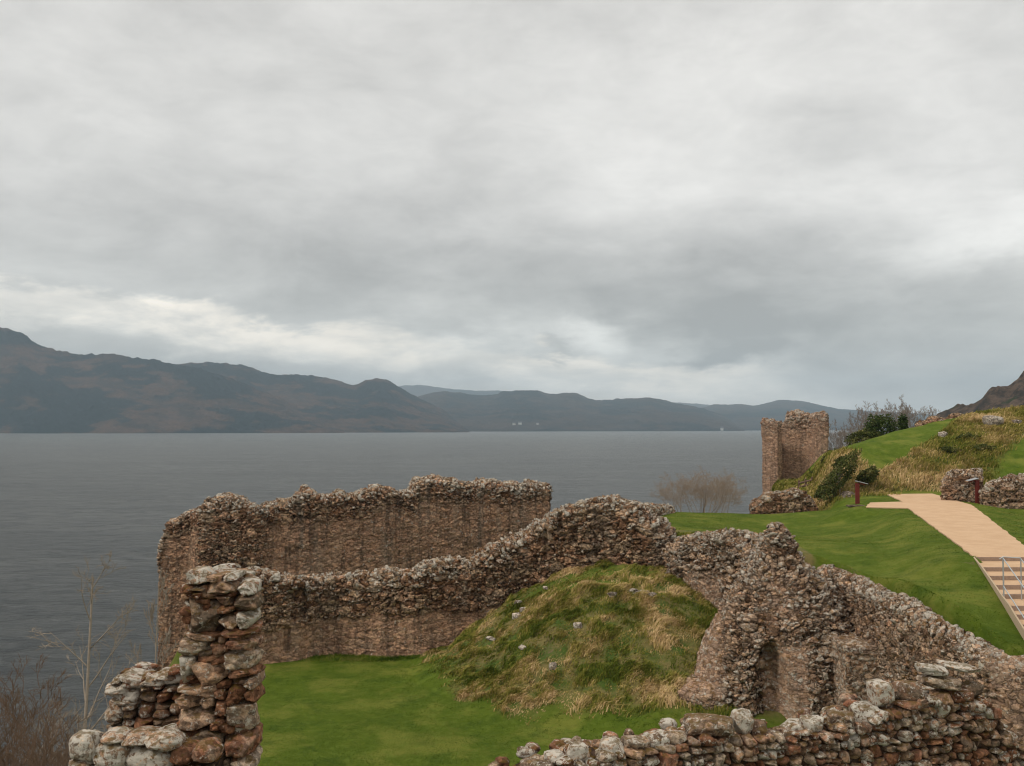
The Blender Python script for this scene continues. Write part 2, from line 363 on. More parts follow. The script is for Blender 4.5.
# ------------------------------------------------------------------ terrain
UB = np.array([(2.0, 57.5), (9.2, 52.3), (12.4, 48.5), (14.6, 45.2), (15.0, 41.0), (14.75, 37.5), (14.75, 33.5), (15.4, 29.5), (16.2, 27.5), (19, 25), (26, 22), (60, 12)])   # edge of the upper ward
def sdist(x, y, L):                          # signed distance to a polyline (positive on its left hand going down the list)
    best = np.full(np.shape(x), 1e9); sg = np.zeros(np.shape(x))
    for (x0, y0), (x1, y1) in zip(L[:-1], L[1:]):
        dx, dy = x1 - x0, y1 - y0; t = np.clip(((x - x0) * dx + (y - y0) * dy) / (dx * dx + dy * dy), 0, 1)
        d = np.hypot(x - x0 - t * dx, y - y0 - t * dy); s = (dx * (y - y0) - dy * (x - x0))
        m = d < best - 1e-9; best = np.where(m, d, best); sg = np.where(m, np.sign(s), sg)
    return best * sg
PATH_Z = 6.7
pathL = [G(975, 557, PATH_Z)[:2], G(908, 508, PATH_Z)[:2], G(866, 507, PATH_Z)[:2], G(870, 502.5, PATH_Z)[:2], G(903, 501.5, PATH_Z)[:2], G(886, 494, PATH_Z)[:2]]
pathR = [G(932, 493.5, PATH_Z)[:2], G(948, 498, PATH_Z)[:2], G(972, 505, PATH_Z)[:2], G(1024, 545, PATH_Z)[:2], G(1056, 557, PATH_Z)[:2]]
def rough_edge(L):
    o_ = []; rj = random.Random(3)
    for (x0, y0), (x1, y1) in zip(L, L[1:] + L[:1]):
        n_ = max(1, int(math.hypot(x1 - x0, y1 - y0) / .6)); o_.append((x0, y0))
        for i_ in range(1, n_): k_ = i_ / n_; o_.append((x0 + (x1 - x0) * k_ + rj.uniform(-.05, .05), y0 + (y1 - y0) * k_ + rj.uniform(-.05, .05)))
    return o_
PATH0 = pathL + pathR; PATH = rough_edge(PATH0)
def inpoly(x, y, poly):
    ins = np.zeros(np.shape(x), bool); n = len(poly)
    for i in range(n):
        x0, y0 = poly[i]; x1, y1 = poly[(i + 1) % n]
        c = ((y0 > y) != (y1 > y)) & (x < (x1 - x0) * (y - y0) / (y1 - y0 + 1e-12) + x0); ins ^= c
    return ins
def pdist(x, y, poly):
    L = np.array(poly + [poly[0]]); best = np.full(np.shape(x), 1e9)
    for (x0, y0), (x1, y1) in zip(L[:-1], L[1:]):
        dx, dy = x1 - x0, y1 - y0; t = np.clip(((x - x0) * dx + (y - y0) * dy) / (dx * dx + dy * dy), 0, 1)
        best = np.minimum(best, np.hypot(x - x0 - t * dx, y - y0 - t * dy))
    return np.where(inpoly(x, y, poly), -best, best)
# stairs centre line: from the near end of the path down towards the viewer
ST0 = np.array(G(975, 557, PATH_Z)); ST1 = np.array(G(1004, 600, 5.85)); ST2 = np.array(G(1026, 640, 5.2))
SW = 3.1
def hill(x, y):
    xa = x * 98 / np.maximum(y, 98)
    cr = np.interp(xa, [20, 24.5, 27, 30.5, 35, 41, 51, 70, 120, 300], [5.0, 6.6, 9.2, 10.4, 11.35, 12.45, 14.0, 16.8, 22, 40])
    cy = np.interp(x, [20, 27, 33.5, 41, 51, 300], [85, 87, 92, 97, 101, 120])
    fy = np.interp(x, [20, 26, 32, 45, 70, 120], [77, 78.5, 80.5, 77, 74, 72])
    t = np.clip((y - fy) / (cy - fy), 0, 1); s = 1 - (1 - t) ** 1.7
    base = 6.6
    z = base + (cr - base) * s - np.maximum(y - cy, 0) * 0.13
    return z, t
def H(x, y):
    x = np.asarray(x, float); y = np.asarray(y, float)
    # lower ward
    z = 0.06 * f2(x, y, 3.0, 3, 5)
    d = np.hypot(x - 6.2, (y - 52.0) * .86) + 0.9 * f2(x, y, 3.5, 3, 11)
    md = np.interp(d, [0, 2.5, 4.4, 6.6, 8.2, 9.6, 11.2, 13], [4.65, 4.5, 3.95, 2.75, 1.65, 0.75, 0.15, 0])
    z = z + md + np.where(md > 0.05, np.minimum(md, 1.0), 0) * (0.36 * f2(x, y, 1.2, 3, 21) + 0.2 * f2(x, y, .55, 2, 23))
    z = np.where(y > 54, np.minimum(z, 5.0 - (y - 54) * 1.5 + 0 * x), z); z = np.where((y > 54) & (x < 2), -0.5, z)
    # upper ward
    u0 = np.interp(y, [5, 26, 31, 34, 38.5, 41, 60, 70], [4.3, 4.75, 5.15, 5.75, 6.2, 6.5, 6.4, 6.3])
    u0 = u0 - 0.25 * sst(-x, -17, -10) * sst(y, 42, 50)
    u0 = u0 + 0.07 * f2(x, y, 4.0, 3, 31)
    # ward edge behind rolls down to the gate ground, then the tower ground
    u0 = u0 - 1.6 * sst(y - 0.0 * x, 70.5, 78) * (1 - sst(x, 23, 27))
    hz, ht = hill(x, y)
    hx = np.interp(y, [60, 78, 88, 105, 140], [22, 23.4, 25.6, 29, 36])
    hm = sst(x, hx, hx + 2.6 + 0 * x) * sst(y, 72, 80)
    u0 = u0 * (1 - hm) + hz * hm + hm * (0.35 * f2(x, y, 5.0, 4, 41) + 0.12 * f2(x, y, 1.2, 2, 43)) * sst(ht, 0.0, 0.2)
    u0 = u0 - 1.0 * np.exp(-((x - 17.6) / 4.6) ** 2 - ((y - 62) / 11.0) ** 2)
    u0 = u0 - 0.85 * np.exp(-((x - 15.2) / 2.6) ** 2 - ((y - 43.3) / 4.2) ** 2)
    pdm = pdist(x, y, PATH0)
    k = 1 - sst(pdm, 0.25, 3.0); u0 = u0 * (1 - k) + (PATH_Z - 0.06) * k
    # beside the stairs the grass follows them down
    tt = np.clip((ST0[1] - y) / (ST0[1] - ST2[1]), 0, 1.6); sx = ST0[0] + (ST2[0] - ST0[0]) * tt
    sz = np.interp(y, [ST2[1] - 8, ST2[1], ST1[1], ST0[1]], [3.9, ST2[2], ST1[2], PATH_Z])
    ks = (1 - sst(np.abs(x - sx - SW / 2), SW / 2 + .2, SW / 2 + 1.8)) * (y < ST0[1] + .1)
    u0 = u0 * (1 - ks) + (sz - np.where(x > sx + .14, .22, -.03)) * ks
    s = sdist(x, y, UB)
    far = (y > 57.5)
    s2 = np.where(far, np.minimum(s, (x - np.interp(y, [57, 64, 70, 76], [2.5, 8.0, 9.5, 15])) * 0.9), s)
    z = z + (u0 - z) * sst(s2, -0.5, 0.5)
    # fall to the loch: left side, far side
    ll = np.array([(-8.6, 20.0), (-9.4, 34), (-13.6, 52), (-18.5, 58), (-19.5, 70.0)])
    dl = -sdist(x, y, ll[::-1].copy())
    dl = np.where(y < 20, -(x + 8.6), dl); dl = -(x - np.interp(y, ll[:, 1], ll[:, 0]))
    yb = np.interp(x, [-20, 5, 10, 17, 19, 26, 34, 45, 60, 300], [69, 70, 72.5, 74, 104, 105, 107, 113, 160, 400])
    db = y - yb
    xb = np.interp(y, [70, 75, 82, 92, 110], [9, 18.0, 21.2, 25.6, 27.8]); db = np.maximum(db, np.where(y > 72.5, (xb - x), -9))
    dd = np.maximum(dl, db); dd = np.where(y < -20, -20 - y + dl, dd)
    z = z - np.where(dd > 0, 0.25 * np.minimum(dd, 1) + 1.7 * np.maximum(dd - 0.5, 0), 0) * (1 + 2.2 * ((y > 72) & (db >= dl)))
    z = z + np.where(dd > 1.5, 0.5 * f2(x, y, 3.0, 3, 51), 0)
    return np.maximum(z, LAKE - 6)
def H1(x, y): return float(H(np.array([x]), np.array([y]))[0])

gx = np.unique(np.concatenate([np.arange(-120, -24, 4.0), np.arange(-24, -12, 1.0), np.arange(-12, 34, 0.24), np.arange(34, 60, 0.6), np.arange(60, 120, 3), np.arange(120, 900, 30)]))
gy = np.unique(np.concatenate([np.arange(-150, 20, 6.0), np.arange(20, 84, 0.28), np.arange(84, 112, 0.5), np.arange(112, 160, 3), np.arange(160, 900, 30)]))
GX, GY = np.meshgrid(gx, gy)
GZ = H(GX, GY)
dm = np.hypot(GX - 6.4, GY - 52.0)
gs_x, gs_y = np.gradient(GZ, gx, axis=1), np.gradient(GZ, gy, axis=0); slope = np.hypot(gs_x, gs_y)
def rough_mask(x, y):
    dm = np.hypot(x - 6.2, (y - 52.0) * .86) + 1.5 * f2(x, y, 2.0, 4, 61)
    r = 1 - sst(dm, 9.2, 11.0); r = r * (y < 57) * (x < 14)
    top = (1 - sst(np.hypot((x - 4.2) / 1.6, y - 51), 1.7, 2.8)); r = r * (1 - 0.75 * top)
    hz, ht = hill(x, y)
    # hill: left shoulder mown, centre rough, right mown
    a = (x - 24) / 30.0
    hr = sst(ht, 0.02, 0.1) * sst(x + 0.9 * f2(x, y, 4, 3, 71), np.interp(ht, [0, .3, .4, .55, .75, .95], [23.5, 29, 31.5, 35, 39, 43]), np.interp(ht, [0, .3, .4, .55, .75, .95], [24.5, 30, 32.5, 36, 40, 44.5])) \
        * (1 - sst(x + 1.2 * f2(x, y, 4, 3, 73), np.interp(ht, [0, .4, .75, 1], [36, 41, 47.5, 49]), np.interp(ht, [0, .4, .75, 1], [37.5, 43, 50, 51])))
    hr = np.maximum(hr, (1 - sst(x + .8 * f2(x, y, 3, 2, 75), 28.6, 30.2)) * sst(x, 20.5, 21.5) * sst(y, 77, 79.5))
    r = np.maximum(r, hr * (y > 72) * (1 - sst(ht, .93, 1.0)))
    r = np.maximum(r, (y > 80) * (1 - sst(x + .8 * f2(x, y, 3, 2, 76), 28.4, 29.6)) * sst(x + .2 * (y - 80), 24.5, 25.5))
    out = sst(-(x - np.interp(y, [20, 34, 52, 58, 70], [-8.6, -9.4, -13.6, -18.5, -19.5])), 0.2, 1.5)
    r = np.maximum(r, out)
    r = np.maximum(r, sst(y, 118, 125) * 0.7)
    return r
RM = rough_mask(GX, GY)
soil = 0.8 * np.exp(-((GX - (G(812, 552, 6.4)[0])) ** 2 / 5 + (GY - G(812, 552, 6.4)[1]) ** 2 / 3.0))
soil += 0.45 * np.exp(-(np.abs(np.hypot(GX - ST0[0] + .5, GY - ST0[1] + 1.0)) / 1.1) ** 2)
soil += 0.5 * np.exp(-((GX - G(548, 625, 3.0)[0]) ** 2 / 0.5 + (GY - G(548, 620, 3.4)[1]) ** 2 / 1.2))
for q in ((735, 511), (700, 512), (790, 520)):
    g_ = G(*q, 6.3); soil += 0.40 * np.exp(-((GX - g_[0]) ** 2 / .8 + (GY - g_[1]) ** 2 / 2))
rockm = sst(slope, 1.1, 2.4) * 0.5 * (GY > 60)
ground = mesh_np('ground', np.stack([GX.ravel(), GY.ravel(), GZ.ravel()], 1), grid_faces(len(gy), len(gx)), M_ground,
                 attr=np.stack([RM.ravel(), np.clip(soil, 0, 1).ravel(), rockm.ravel(), np.ones(GX.size)], 1))
tag(ground, kind='structure')

# ------------------------------------------------------------------ water
def water_mat():
    m, t, b = newmat('loch water'); p = pos(t)
    b.inputs['Base Color'].default_value = (0.085, 0.10, 0.105, 1); b.inputs['Roughness'].default_value = 0.32
    b.inputs['Specular IOR Level'].default_value = 0.42; b.inputs['IOR'].default_value = 1.33
    n1 = t.noise(t.scale(p, (0.13, 0.22, 1)), 1.0, 8, 0.72, 0.6); n2 = t.noise(t.scale(p, (0.55, 0.9, 1)), 1.0, 6, 0.7, 0.4)
    n3 = t.noise(t.scale(p, (0.008, 0.02, 1)), 1.0, 5, 0.6)
    capn = t.noise(t.scale(p, (0.06, 0.16, 1)), 1.0, 8, 0.8)
    n5 = t.noise(t.scale(p, (0.025, 0.07, 1)), 1.0, 6, 0.7)
    cap = t.m('MULTIPLY', t.step(capn, 0.685, 0.70), 0.9)
    c = t.mix(t.step(n3, .35, .65), (0.072, 0.078, 0.074), (0.115, 0.12, 0.113))
    c = t.mix(t.step(n2, 0.5, 0.75), c, (0.17, 0.175, 0.165)); c = t.mix(t.m('MULTIPLY', t.step(n1, 0.47, 0.60), 0.75), c, (0.02, 0.026, 0.028))
    c = t.mix(t.m('MULTIPLY', t.step(n5, 0.46, 0.6), 0.6), c, (0.05, 0.056, 0.055))
    c = t.mix(cap, c, (0.7, 0.72, 0.72)); t.l.new(c, b.inputs['Base Color'])
    h = t.m('ADD', t.m('ADD', t.m('MULTIPLY', n1, 1.6), t.m('MULTIPLY', n2, 0.8)), t.m('MULTIPLY', n5, 2.2))
    bump(t, b, h, 3.0, 1.0)
    return m
wv = np.array([(-16000, -400, LAKE), (16000, -400, LAKE), (16000, 16000, LAKE), (-16000, 16000, LAKE)], float)
tag(mesh_np('water', wv, np.array([[0, 1, 2, 3]]), water_mat()), kind='structure')

# ------------------------------------------------------------------ far hills
def hill_mat(name, base, brown, conifer, sc=1.0, con=0.52):
    m, t, b = newmat(name); p = pos(t)
    q = t.scale(p, (0.001 * sc, 0.001 * sc, 0.0016 * sc))
    n0 = t.noise(q, 3.0, 6, 0.6, 0.3); n1 = t.noise(q, 11, 6, 0.65); n2 = t.noise(q, 90, 5, 0.75); n4 = t.noise(q, 5.0, 5, 0.55)
    c = t.mix(t.step(n1, 0.38, 0.62), base, brown)
    c = t.mix(t.step(n0, con, con + 0.035), c, conifer)
    c = t.mix(t.m('MULTIPLY', t.step(n4, 0.60, 0.68), 0.45), c, tuple(v * 1.6 for v in brown))
    c = t.mix(1.0, c, t.ramp(n2, [(0.3, (0.45, 0.45, 0.45)), (0.7, (1.5, 1.5, 1.5))]), 'MULTIPLY')
    t.l.new(c, b.inputs['Base Color']); b.inputs['Specular IOR Level'].default_value = 0
    return m
def far_hill(name, prof, d0, d1, back, mat, seed, canopy=9.0, cell=26.0, rows=70):
    px = np.arange(prof[0][0], prof[-1][0] + 0.1, 0.9); pp = np.array(prof, float)
    py = np.interp(px, pp[:, 0], pp[:, 1]); py = np.convolve(np.pad(py, 3, 'edge'), np.ones(7) / 7, 'valid')
    ax = (px - CX) / F
    ts = np.concatenate([np.linspace(0, 1, rows), np.linspace(1.03, 1 + back, 14)])
    D0 = np.interp(px, [prof[0][0], prof[-1][0]], d0) if isinstance(d0, (list, tuple)) else np.full(len(px), d0)
    D1 = np.interp(px, [prof[0][0], prof[-1][0]], d1) if isinstance(d1, (list, tuple)) else np.full(len(px), d1)
    D0 = D0 + 90 * f2(px, px * 0, 60, 3, seed + 5)
    T, AX = np.meshgrid(ts, ax, indexing='ij')
    Y = D0[None] + (D1 - D0)[None] * T; X = AX * Y
    zr = CZ + (HOR - py) / F * D1                       # ridge height seen under the photo's outline
    sp = f2(X, Y, 900, 4, seed) * 0.5 + 0.5             # spurs and gullies
    e = 0.75 + 0.7 * sp
    shp = np.where(T <= 1, np.clip(T, 0, 1) ** e, 1 - (T - 1) * 1.2)
    Zm = LAKE - 1.5 + (zr[None] - LAKE + 1.5) * shp
    ang = (Zm - CZ) / Y; lim = ((zr - CZ) / D1)[None]
    Zm = np.where(ang > lim, CZ + lim * Y * 0.995, Zm)
    Zm = Zm + canopy * (fbm(np.stack([X.ravel() / cell, Y.ravel() / cell, Zm.ravel() / cell * .3], 1), 3, seed + 9)).reshape(X.shape) * np.clip(T * 12, 0, 1)
    V = np.stack([X.ravel(), Y.ravel(), Zm.ravel()], 1)
    return tag(mesh_np(name, V, grid_faces(len(ts), len(px)), mat, smooth=True), kind='structure')
Mh1 = hill_mat('moor and birch', (0.020, 0.016, 0.012), (0.056, 0.033, 0.021), (0.003, 0.009, 0.009), 1.2, 0.47)
Mh2 = hill_mat('wooded ridge', (0.017, 0.017, 0.014), (0.036, 0.027, 0.019), (0.005, 0.011, 0.010), 0.6)
far_hill('hills', [(-260, 290), (-60, 316), (0, 327), (21, 333), (38, 345), (60, 351), (79, 355), (100, 353.5), (115, 354), (135, 358), (152, 359), (168, 363), (183, 365), (205, 370), (235, 380), (270, 394), (310, 411), (345, 428)], [3300, 3500], [4700, 4300], 0.6, Mh1, 100, 9, 24, rows=110)
far_hill('hills', [(130, 385), (165, 368), (185, 363), (205, 362.5), (226, 363), (240, 365), (254, 368), (264, 373), (275, 375), (295, 374.5), (314, 376), (333, 379), (345, 383), (356, 385), (365, 380), (377, 378), (386, 379.5), (393, 383), (405, 391), (415, 396), (440, 408), (470, 429)], [3600, 3900], [5200, 5200], 0.5, Mh1, 130, 8, 26, rows=100)
far_hill('hills', [(350, 421), (385, 407), (415, 397.5), (430, 393), (445, 391), (458, 392.5), (475, 395), (492, 395), (502, 392), (508, 391), (525, 390), (538, 390.5), (547, 393), (553, 394), (566, 393), (576, 392.5), (584, 396), (594, 400), (620, 399), (652, 397.5), (664, 400), (676, 403.6), (690, 405.5), (702, 408), (725, 416), (745, 429)], [4300, 4900], [6600, 6600], 0.4, Mh2, 160, 8, 30, rows=90)
far_hill('hills', [(640, 427), (672, 415), (700, 408), (705, 407), (714, 404), (728, 404.5), (743, 404), (755, 405.7), (766, 403), (778, 400), (790, 400), (802, 401), (820, 405), (840, 409), (870, 411), (900, 412), (940, 415), (1000, 418), (1080, 421)], [5200, 6400], [8500, 8500], 0.3, Mh2, 190, 7, 40)
far_hill('hills', [(360, 396), (385, 390), (401, 385.5), (420, 385), (436, 387), (453, 389), (478, 391), (502, 390.5), (530, 396), (600, 402), (640, 400), (700, 404), (760, 410), (860, 418)], 9300, 11500, 0.2, Mh2, 220, 8, 60, rows=30)
Mh3 = hill_mat('near hillside', (0.026, 0.022, 0.018), (0.085, 0.060, 0.044), (0.028, 0.034, 0.018), 9.0, 0.60)
far_hill('hillside', [(915, 426), (935, 418), (944, 413), (952, 410), (966, 405), (975, 401), (985, 395), (990, 389), (998, 387), (1003, 386), (1010, 383), (1014, 378), (1024, 374), (1060, 358), (1200, 300)], 520, 860, 0.5, Mh3, 260, 8, 13, rows=120)

# ------------------------------------------------------------------ haze
hb = MB().box((0, 6400, 290), (15800, 13400, 660)); m = bpy.data.materials.new('haze'); m.use_nodes = True
hn = m.node_tree; hn.nodes.clear(); ho = hn.nodes.new('ShaderNodeOutputMaterial'); pv_ = hn.nodes.new('ShaderNodeVolumePrincipled')
pv_.inputs['Color'].default_value = (0.68, 0.85, 1.0, 1); pv_.inputs['Density'].default_value = 0.80e-4; pv_.inputs['Anisotropy'].default_value = 0.0
hn.links.new(pv_.outputs[0], ho.inputs['Volume']); tag(hb.build('haze', m), kind='stuff')

# ------------------------------------------------------------------ masonry from solids: remesh then raise the stones
def remeshed(V, Fc, voxel):
    me = bpy.data.meshes.new('tmp'); me.from_pydata([tuple(p) for p in V], [], [tuple(f) for f in Fc]); me.update()
    o = bpy.data.objects.new('tmp', me); COL.objects.link(o)
    md = o.modifiers.new('r', 'REMESH'); md.mode = 'VOXEL'; md.voxel_size = voxel
    dg = bpy.context.evaluated_depsgraph_get(); ev = o.evaluated_get(dg); m2 = ev.to_mesh()
    n = len(m2.vertices); co = np.empty(n * 3, np.float32); m2.vertices.foreach_get('co', co)
    no = np.empty(n * 3, np.float32); m2.vertices.foreach_get('normal', no)
    fi = np.empty(len(m2.polygons) * 4, np.int32); m2.loops.foreach_get('vertex_index', fi)
    ev.to_mesh_clear(); bpy.data.objects.remove(o); bpy.data.meshes.remove(me)
    return co.reshape(-1, 3).astype(float), no.reshape(-1, 3).astype(float), fi.reshape(-1, 4)
def stones(V, N, size=(0.4, 0.4, 0.22), amp=0.08, lump=0.06, seed=0, topmask=None, facemix=None, rot=0.0, big=0.15):
    # topmask 0..1: weathered rubble; facemix 0..1: how much stones stand proud
    c, s = math.cos(rot), math.sin(rot); Q = V.copy(); Q[:, 0] = V[:, 0] * c + V[:, 1] * s; Q[:, 1] = -V[:, 0] * s + V[:, 1] * c
    wrp = np.stack([vn(Q * 1.7, seed + 50), vn(Q * 1.7, seed + 51), vn(Q * 1.7, seed + 52)], 1) * 0.10
    F1, F2, r1, r2, tl = voro((Q + wrp) / np.array(size), seed)
    B1, B2, br1, br2, btl = voro((Q * np.array([1, 1, 1.1]) + wrp * 1.6 + 31.7) / (np.array(size) * 2.0), seed + 20, .95)
    use = (br2 > 0.66) & (B2 - B1 > 0.02)
    S1, S2_, sr1, sr2, stl = voro((Q + wrp + 11.3) / (np.array(size) * .62), seed + 40)
    zone = (vn(Q * 1.1 + 5, seed + 60) > .25) & ~use
    F2 = np.where(use, B2 - B1 + F1, np.where(zone, S2_ - S1 + F1, F2)); r1 = np.where(use, br1, np.where(zone, sr1, r1)); r2 = np.where(use, .35 + .65 * sr2 * 0 + .3 * (br1), np.where(zone, sr2, r2)); tl = np.where(use, btl * 1.1, np.where(zone, stl * .7, tl))
    e = F2 - F1 + 0.05 * fbm(V * 9, 2, seed + 14); st = sst(e, 0.02, 0.15)
    tm = np.ones(len(V)) if topmask is None else topmask(V)
    fm = np.ones(len(V)) if facemix is None else facemix(V)
    dome = np.clip(1 - F1 * 1.1, 0, 1); fine_ = 0.25 * amp * fbm(V * 14, 2, seed + 17)
    h = st * amp * (0.95 + 0.08 * dome) + (r2 - 0.5) * lump * 1.6 + tl * amp * 2.3
    h = h * (0.10 + 0.90 * fm) + big * fbm(V * 0.7, 3, seed + 8) * (0.4 + 0.6 * fm) + (0.5 * amp * fbm(V * 6, 2, seed + 12) + fine_) * (.15 + .85 * fm)
    col = np.stack([.5 + (r1 - .5) * (.35 + .65 * fm), np.maximum(st, 0.8 * (1 - fm)), tm, .5 + (r2 - .5) * (.3 + .7 * fm), 1 - fm], 1)
    return V + N * h[:, None], col
def solid(secs, cap=True):           # secs: list of closed rings of points, same count
    n = len(secs[0]); V = [p for s in secs for p in s]; Fc = []
    for i in range(len(secs) - 1):
        for k in range(n):
            Fc.append((i * n + k, i * n + (k + 1) % n, (i + 1) * n + (k + 1) % n, (i + 1) * n + k))
    Fc.append(tuple(reversed(range(n)))); Fc.append(tuple((len(secs) - 1) * n + k for k in range(n)))
    return V, Fc
def wall_rings(pts, th, seed=0, jag=0.12, batter=0.03, flip=1, step=0.35):
    # pts: (x, y, zbase, ztop) of the front face line
    pts = np.array(pts, float); d = np.r_[0, np.cumsum(np.hypot(np.diff(pts[:, 0]), np.diff(pts[:, 1])))]
    n = max(3, int(d[-1] / step)); s = np.linspace(0, d[-1], n); Q = np.stack([np.interp(s, d, pts[:, k]) for k in range(4)], 1)
    T = np.gradient(Q[:, :2], axis=0); T /= np.linalg.norm(T, axis=1)[:, None]; Nn = np.stack([T[:, 1], -T[:, 0]], 1) * flip
    rings = []
    jg = jag * (fbm(np.stack([s * 1.1, s * 0 + seed, s * 0], 1), 3, seed) + .5 * vn(np.stack([s * 2.4, s * 0 + seed + 3, s * 0], 1), seed))
    for i in range(n):
        x, y, zb, zt = Q[i]; nx, ny = Nn[i]; zt += jg[i]; zt = max(zt, zb + 0.15); b = batter * (zt - zb); ch = min(.22, (zt - zb) * .3, th * .3)
        L = [(b, zb), (0.0, zt - ch), (-ch * 1.2, zt + .03), (-th + ch, zt + .05 + jg[i] * .4), (-th, zt - ch), (-th - b * .5, zb)]
        rings.append([(x + nx * a, y + ny * a, z) for a, z in L])
    return rings, Q
def join_solids(parts):
    V = []; Fc = []
    for v, f in parts:
        o = len(V); V += list(v); Fc += [tuple(i + o for i in q) for q in f]
    return V, Fc
def box_solid(x0, x1, y0, y1, z0, z1):
    r = [[(x, y0, z0), (x, y0, z1), (x, y1, z1), (x, y1, z0)] for x in (x0, x1)]
    return solid(r)
def wz(px, Y, py): return P(px, py, Y)[2]

# --- outer curtain wall
top = [(160, 548), (163, 546), (165, 519), (172, 515), (191, 509), (197, 506), (205, 498), (224, 494), (243, 496.5), (256, 500), (268, 506), (279, 499), (301, 490.5), (328, 492), (353, 493.5), (369, 488.5), (378, 482), (392, 482), (397, 486.5), (418, 487), (420, 478), (440, 478), (460, 479), (494, 483), (520, 482.5), (550, 480.5)]
def yof(px): return np.interp(px, [160, 196, 197.5, 262, 270, 300, 548], [62.6, 62.8, 60.8, 61.0, 62.0, 62.0, 68.0])
pts = []
for px, py in top:
    Y = float(yof(px)); x, y, z = P(px, py, Y); pts.append((x, y, float(np.interp(px, [160, 300, 550], [-6.5, -4.0, -2.5])), z - .26))
rg, Q = wall_rings(pts, 1.9, 3, 0.30, 0.0)
# the right hand end is broken back under its coping
V, N, Fq = remeshed(*solid(rg), 0.052)
zt = lambda V, Q=Q: np.interp(V[:, 0], Q[:, 0], Q[:, 3])
tmB = lambda V: sst(V[:, 2] - zt(V) + 0.5 * f2(V[:, 0], V[:, 2], 2.0, 2, 4), -0.9, -0.15)
def fmB(V):
    a = sst(V[:, 2] - zt(V) + 0.8 * f2(V[:, 0], V[:, 2], 2.5, 3, 5), -2.0, -0.7)
    xl = P(197, 500, 61)[0]; xr = P(264, 500, 61)[0]
    b = sst(V[:, 0], xl - .1, xl + .1) * (1 - sst(V[:, 0] + .5 * f2(V[:, 0], V[:, 2], 1.5, 2, 6), xr - .6, xr + .9)) * sst(V[:, 2], 1.6, 3.4)
    return np.clip(np.maximum(np.maximum(a, b), 0.28), 0, 1)
V, col = stones(V, N, (0.30, 0.30, 0.17), 0.12, 0.10, 11, tmB, fmB, -0.15, 0.14)
# a projecting course of pale stones
lz = zt(V) - 1.55 + .1 * f2(V[:, 0], V[:, 0] * 0, 3, 2, 9); kk = np.exp(-((V[:, 2] - lz) / .09) ** 4) * (V[:, 0] > P(300, 500, 62)[0]) * (V[:, 0] < P(470, 500, 66)[0]) * (vn(V * 1.6, 77) > -.05) * (N[:, 1] < -.5)
V[:, 1] -= kk * .08; col[:, 3] = np.where(kk > .4, col[:, 3] + .25, col[:, 3])
xe = P(550, 480, 68)[0]; k = sst(V[:, 0], xe - 2.5, xe) * sst(6.5 - V[:, 2], 0, 5); V[:, 0] -= k * 1.0
# niches and slots: a dark blocked slot, a shallow buttress line
for (px, y0, y1, wd, dp) in ((298, 546, 572, .8, .12), (395, 498, 560, .10, .12), (313, 525, 570, .08, .10)):
    Y = float(yof(px)); xc = P(px, 500, Y)[0]; zl, zh = P(px, y1, Y)[2], P(px, y0, Y)[2]
    fy = V[:, 1] < np.interp(V[:, 0], Q[:, 0], Q[:, 1]) + 0.6
    k = np.exp(-((V[:, 0] - xc) / wd) ** 4) * sst(V[:, 2], zl - .1, zl + .1) * (1 - sst(V[:, 2], zh - .3, zh + .1)) * fy; V[:, 1] += k * dp
w_out = mesh_np('ruined_curtain_wall', V, Fq, M_back, attr=col)
tag(w_out, 'tall pinkish ruined outer wall standing along the water behind the lower wall, with ragged top', 'ruined wall')

# --- middle wall: low stretch along the lawn rising to a high broken stack on the right
topm = [(225, 577), (260, 572), (300, 575), (316, 576), (335, 573), (358, 573), (383, 569), (400, 570), (420, 566), (447, 559.5), (472, 558), (485, 551), (497, 547), (512, 540), (525, 534), (535, 526), (544, 519), (553, 512), (563, 508), (575, 502), (588, 498.5), (605, 499), (619, 499), (632, 504), (640, 508), (650, 518), (660, 525), (668, 534)]
def ym(px): return np.interp(px, [225, 300, 316, 318, 420, 540, 600, 668], [50.5, 52.0, 53.1, 53.6, 52.6, 54.4, 54.2, 52.4])
pts = [(P(px, py, float(ym(px)))[0], float(ym(px)), -1.0, wz(px, float(ym(px)), py) - .24) for px, py in topm]
rg, Q = wall_rings(pts, 1.5, 13, 0.16, 0.02)
V, N, Fq = remeshed(*solid(rg), 0.042)
Qm = Q
ztm = lambda V: np.interp(V[:, 0], Qm[:, 0], Qm[:, 3])
def fmM(V):
    pxa = 512 + V[:, 0] / V[:, 1] * F
    dep = np.interp(pxa, [260, 310, 330, 420, 470, 560, 668], [2.9, 2.2, 2.0, 2.3, 2.6, 3.4, 3.6])
    a = sst(V[:, 2] - ztm(V) + dep + 0.35 * f2(V[:, 0], V[:, 2], 1.5, 3, 15), -0.15, 0.25)
    return np.clip(np.maximum(a, 0.22), 0, 1)
tmM = lambda V: sst(V[:, 2] - ztm(V) + 0.4 * f2(V[:, 0], V[:, 2], 1.4, 2, 4), -1.2, 0.1)
V, col = stones(V, N, (0.32, 0.32, 0.19), 0.14, 0.10, 21, tmM, fmM, 0.0, 0.12)
for (px, y0, y1, wd, dp) in ((298, 590, 620, .42, .5), (288, 628, 652, .16, .3), (573, 527, 545, .25, .35), (560, 512, 530, .14, .25), (545, 530, 560, .1, .2)):
    Y = float(ym(px)); xc = P(px, 500, Y)[0]; zl, zh = P(px, y1, Y)[2], P(px, y0, Y)[2]
    fy = V[:, 1] < Y + 0.5
    k = np.exp(-((V[:, 0] - xc) / wd) ** 4) * sst(V[:, 2], zl - .1, zl + .1) * (1 - sst(V[:, 2], zh - .1, zh + .1)) * fy; V[:, 1] += k * dp
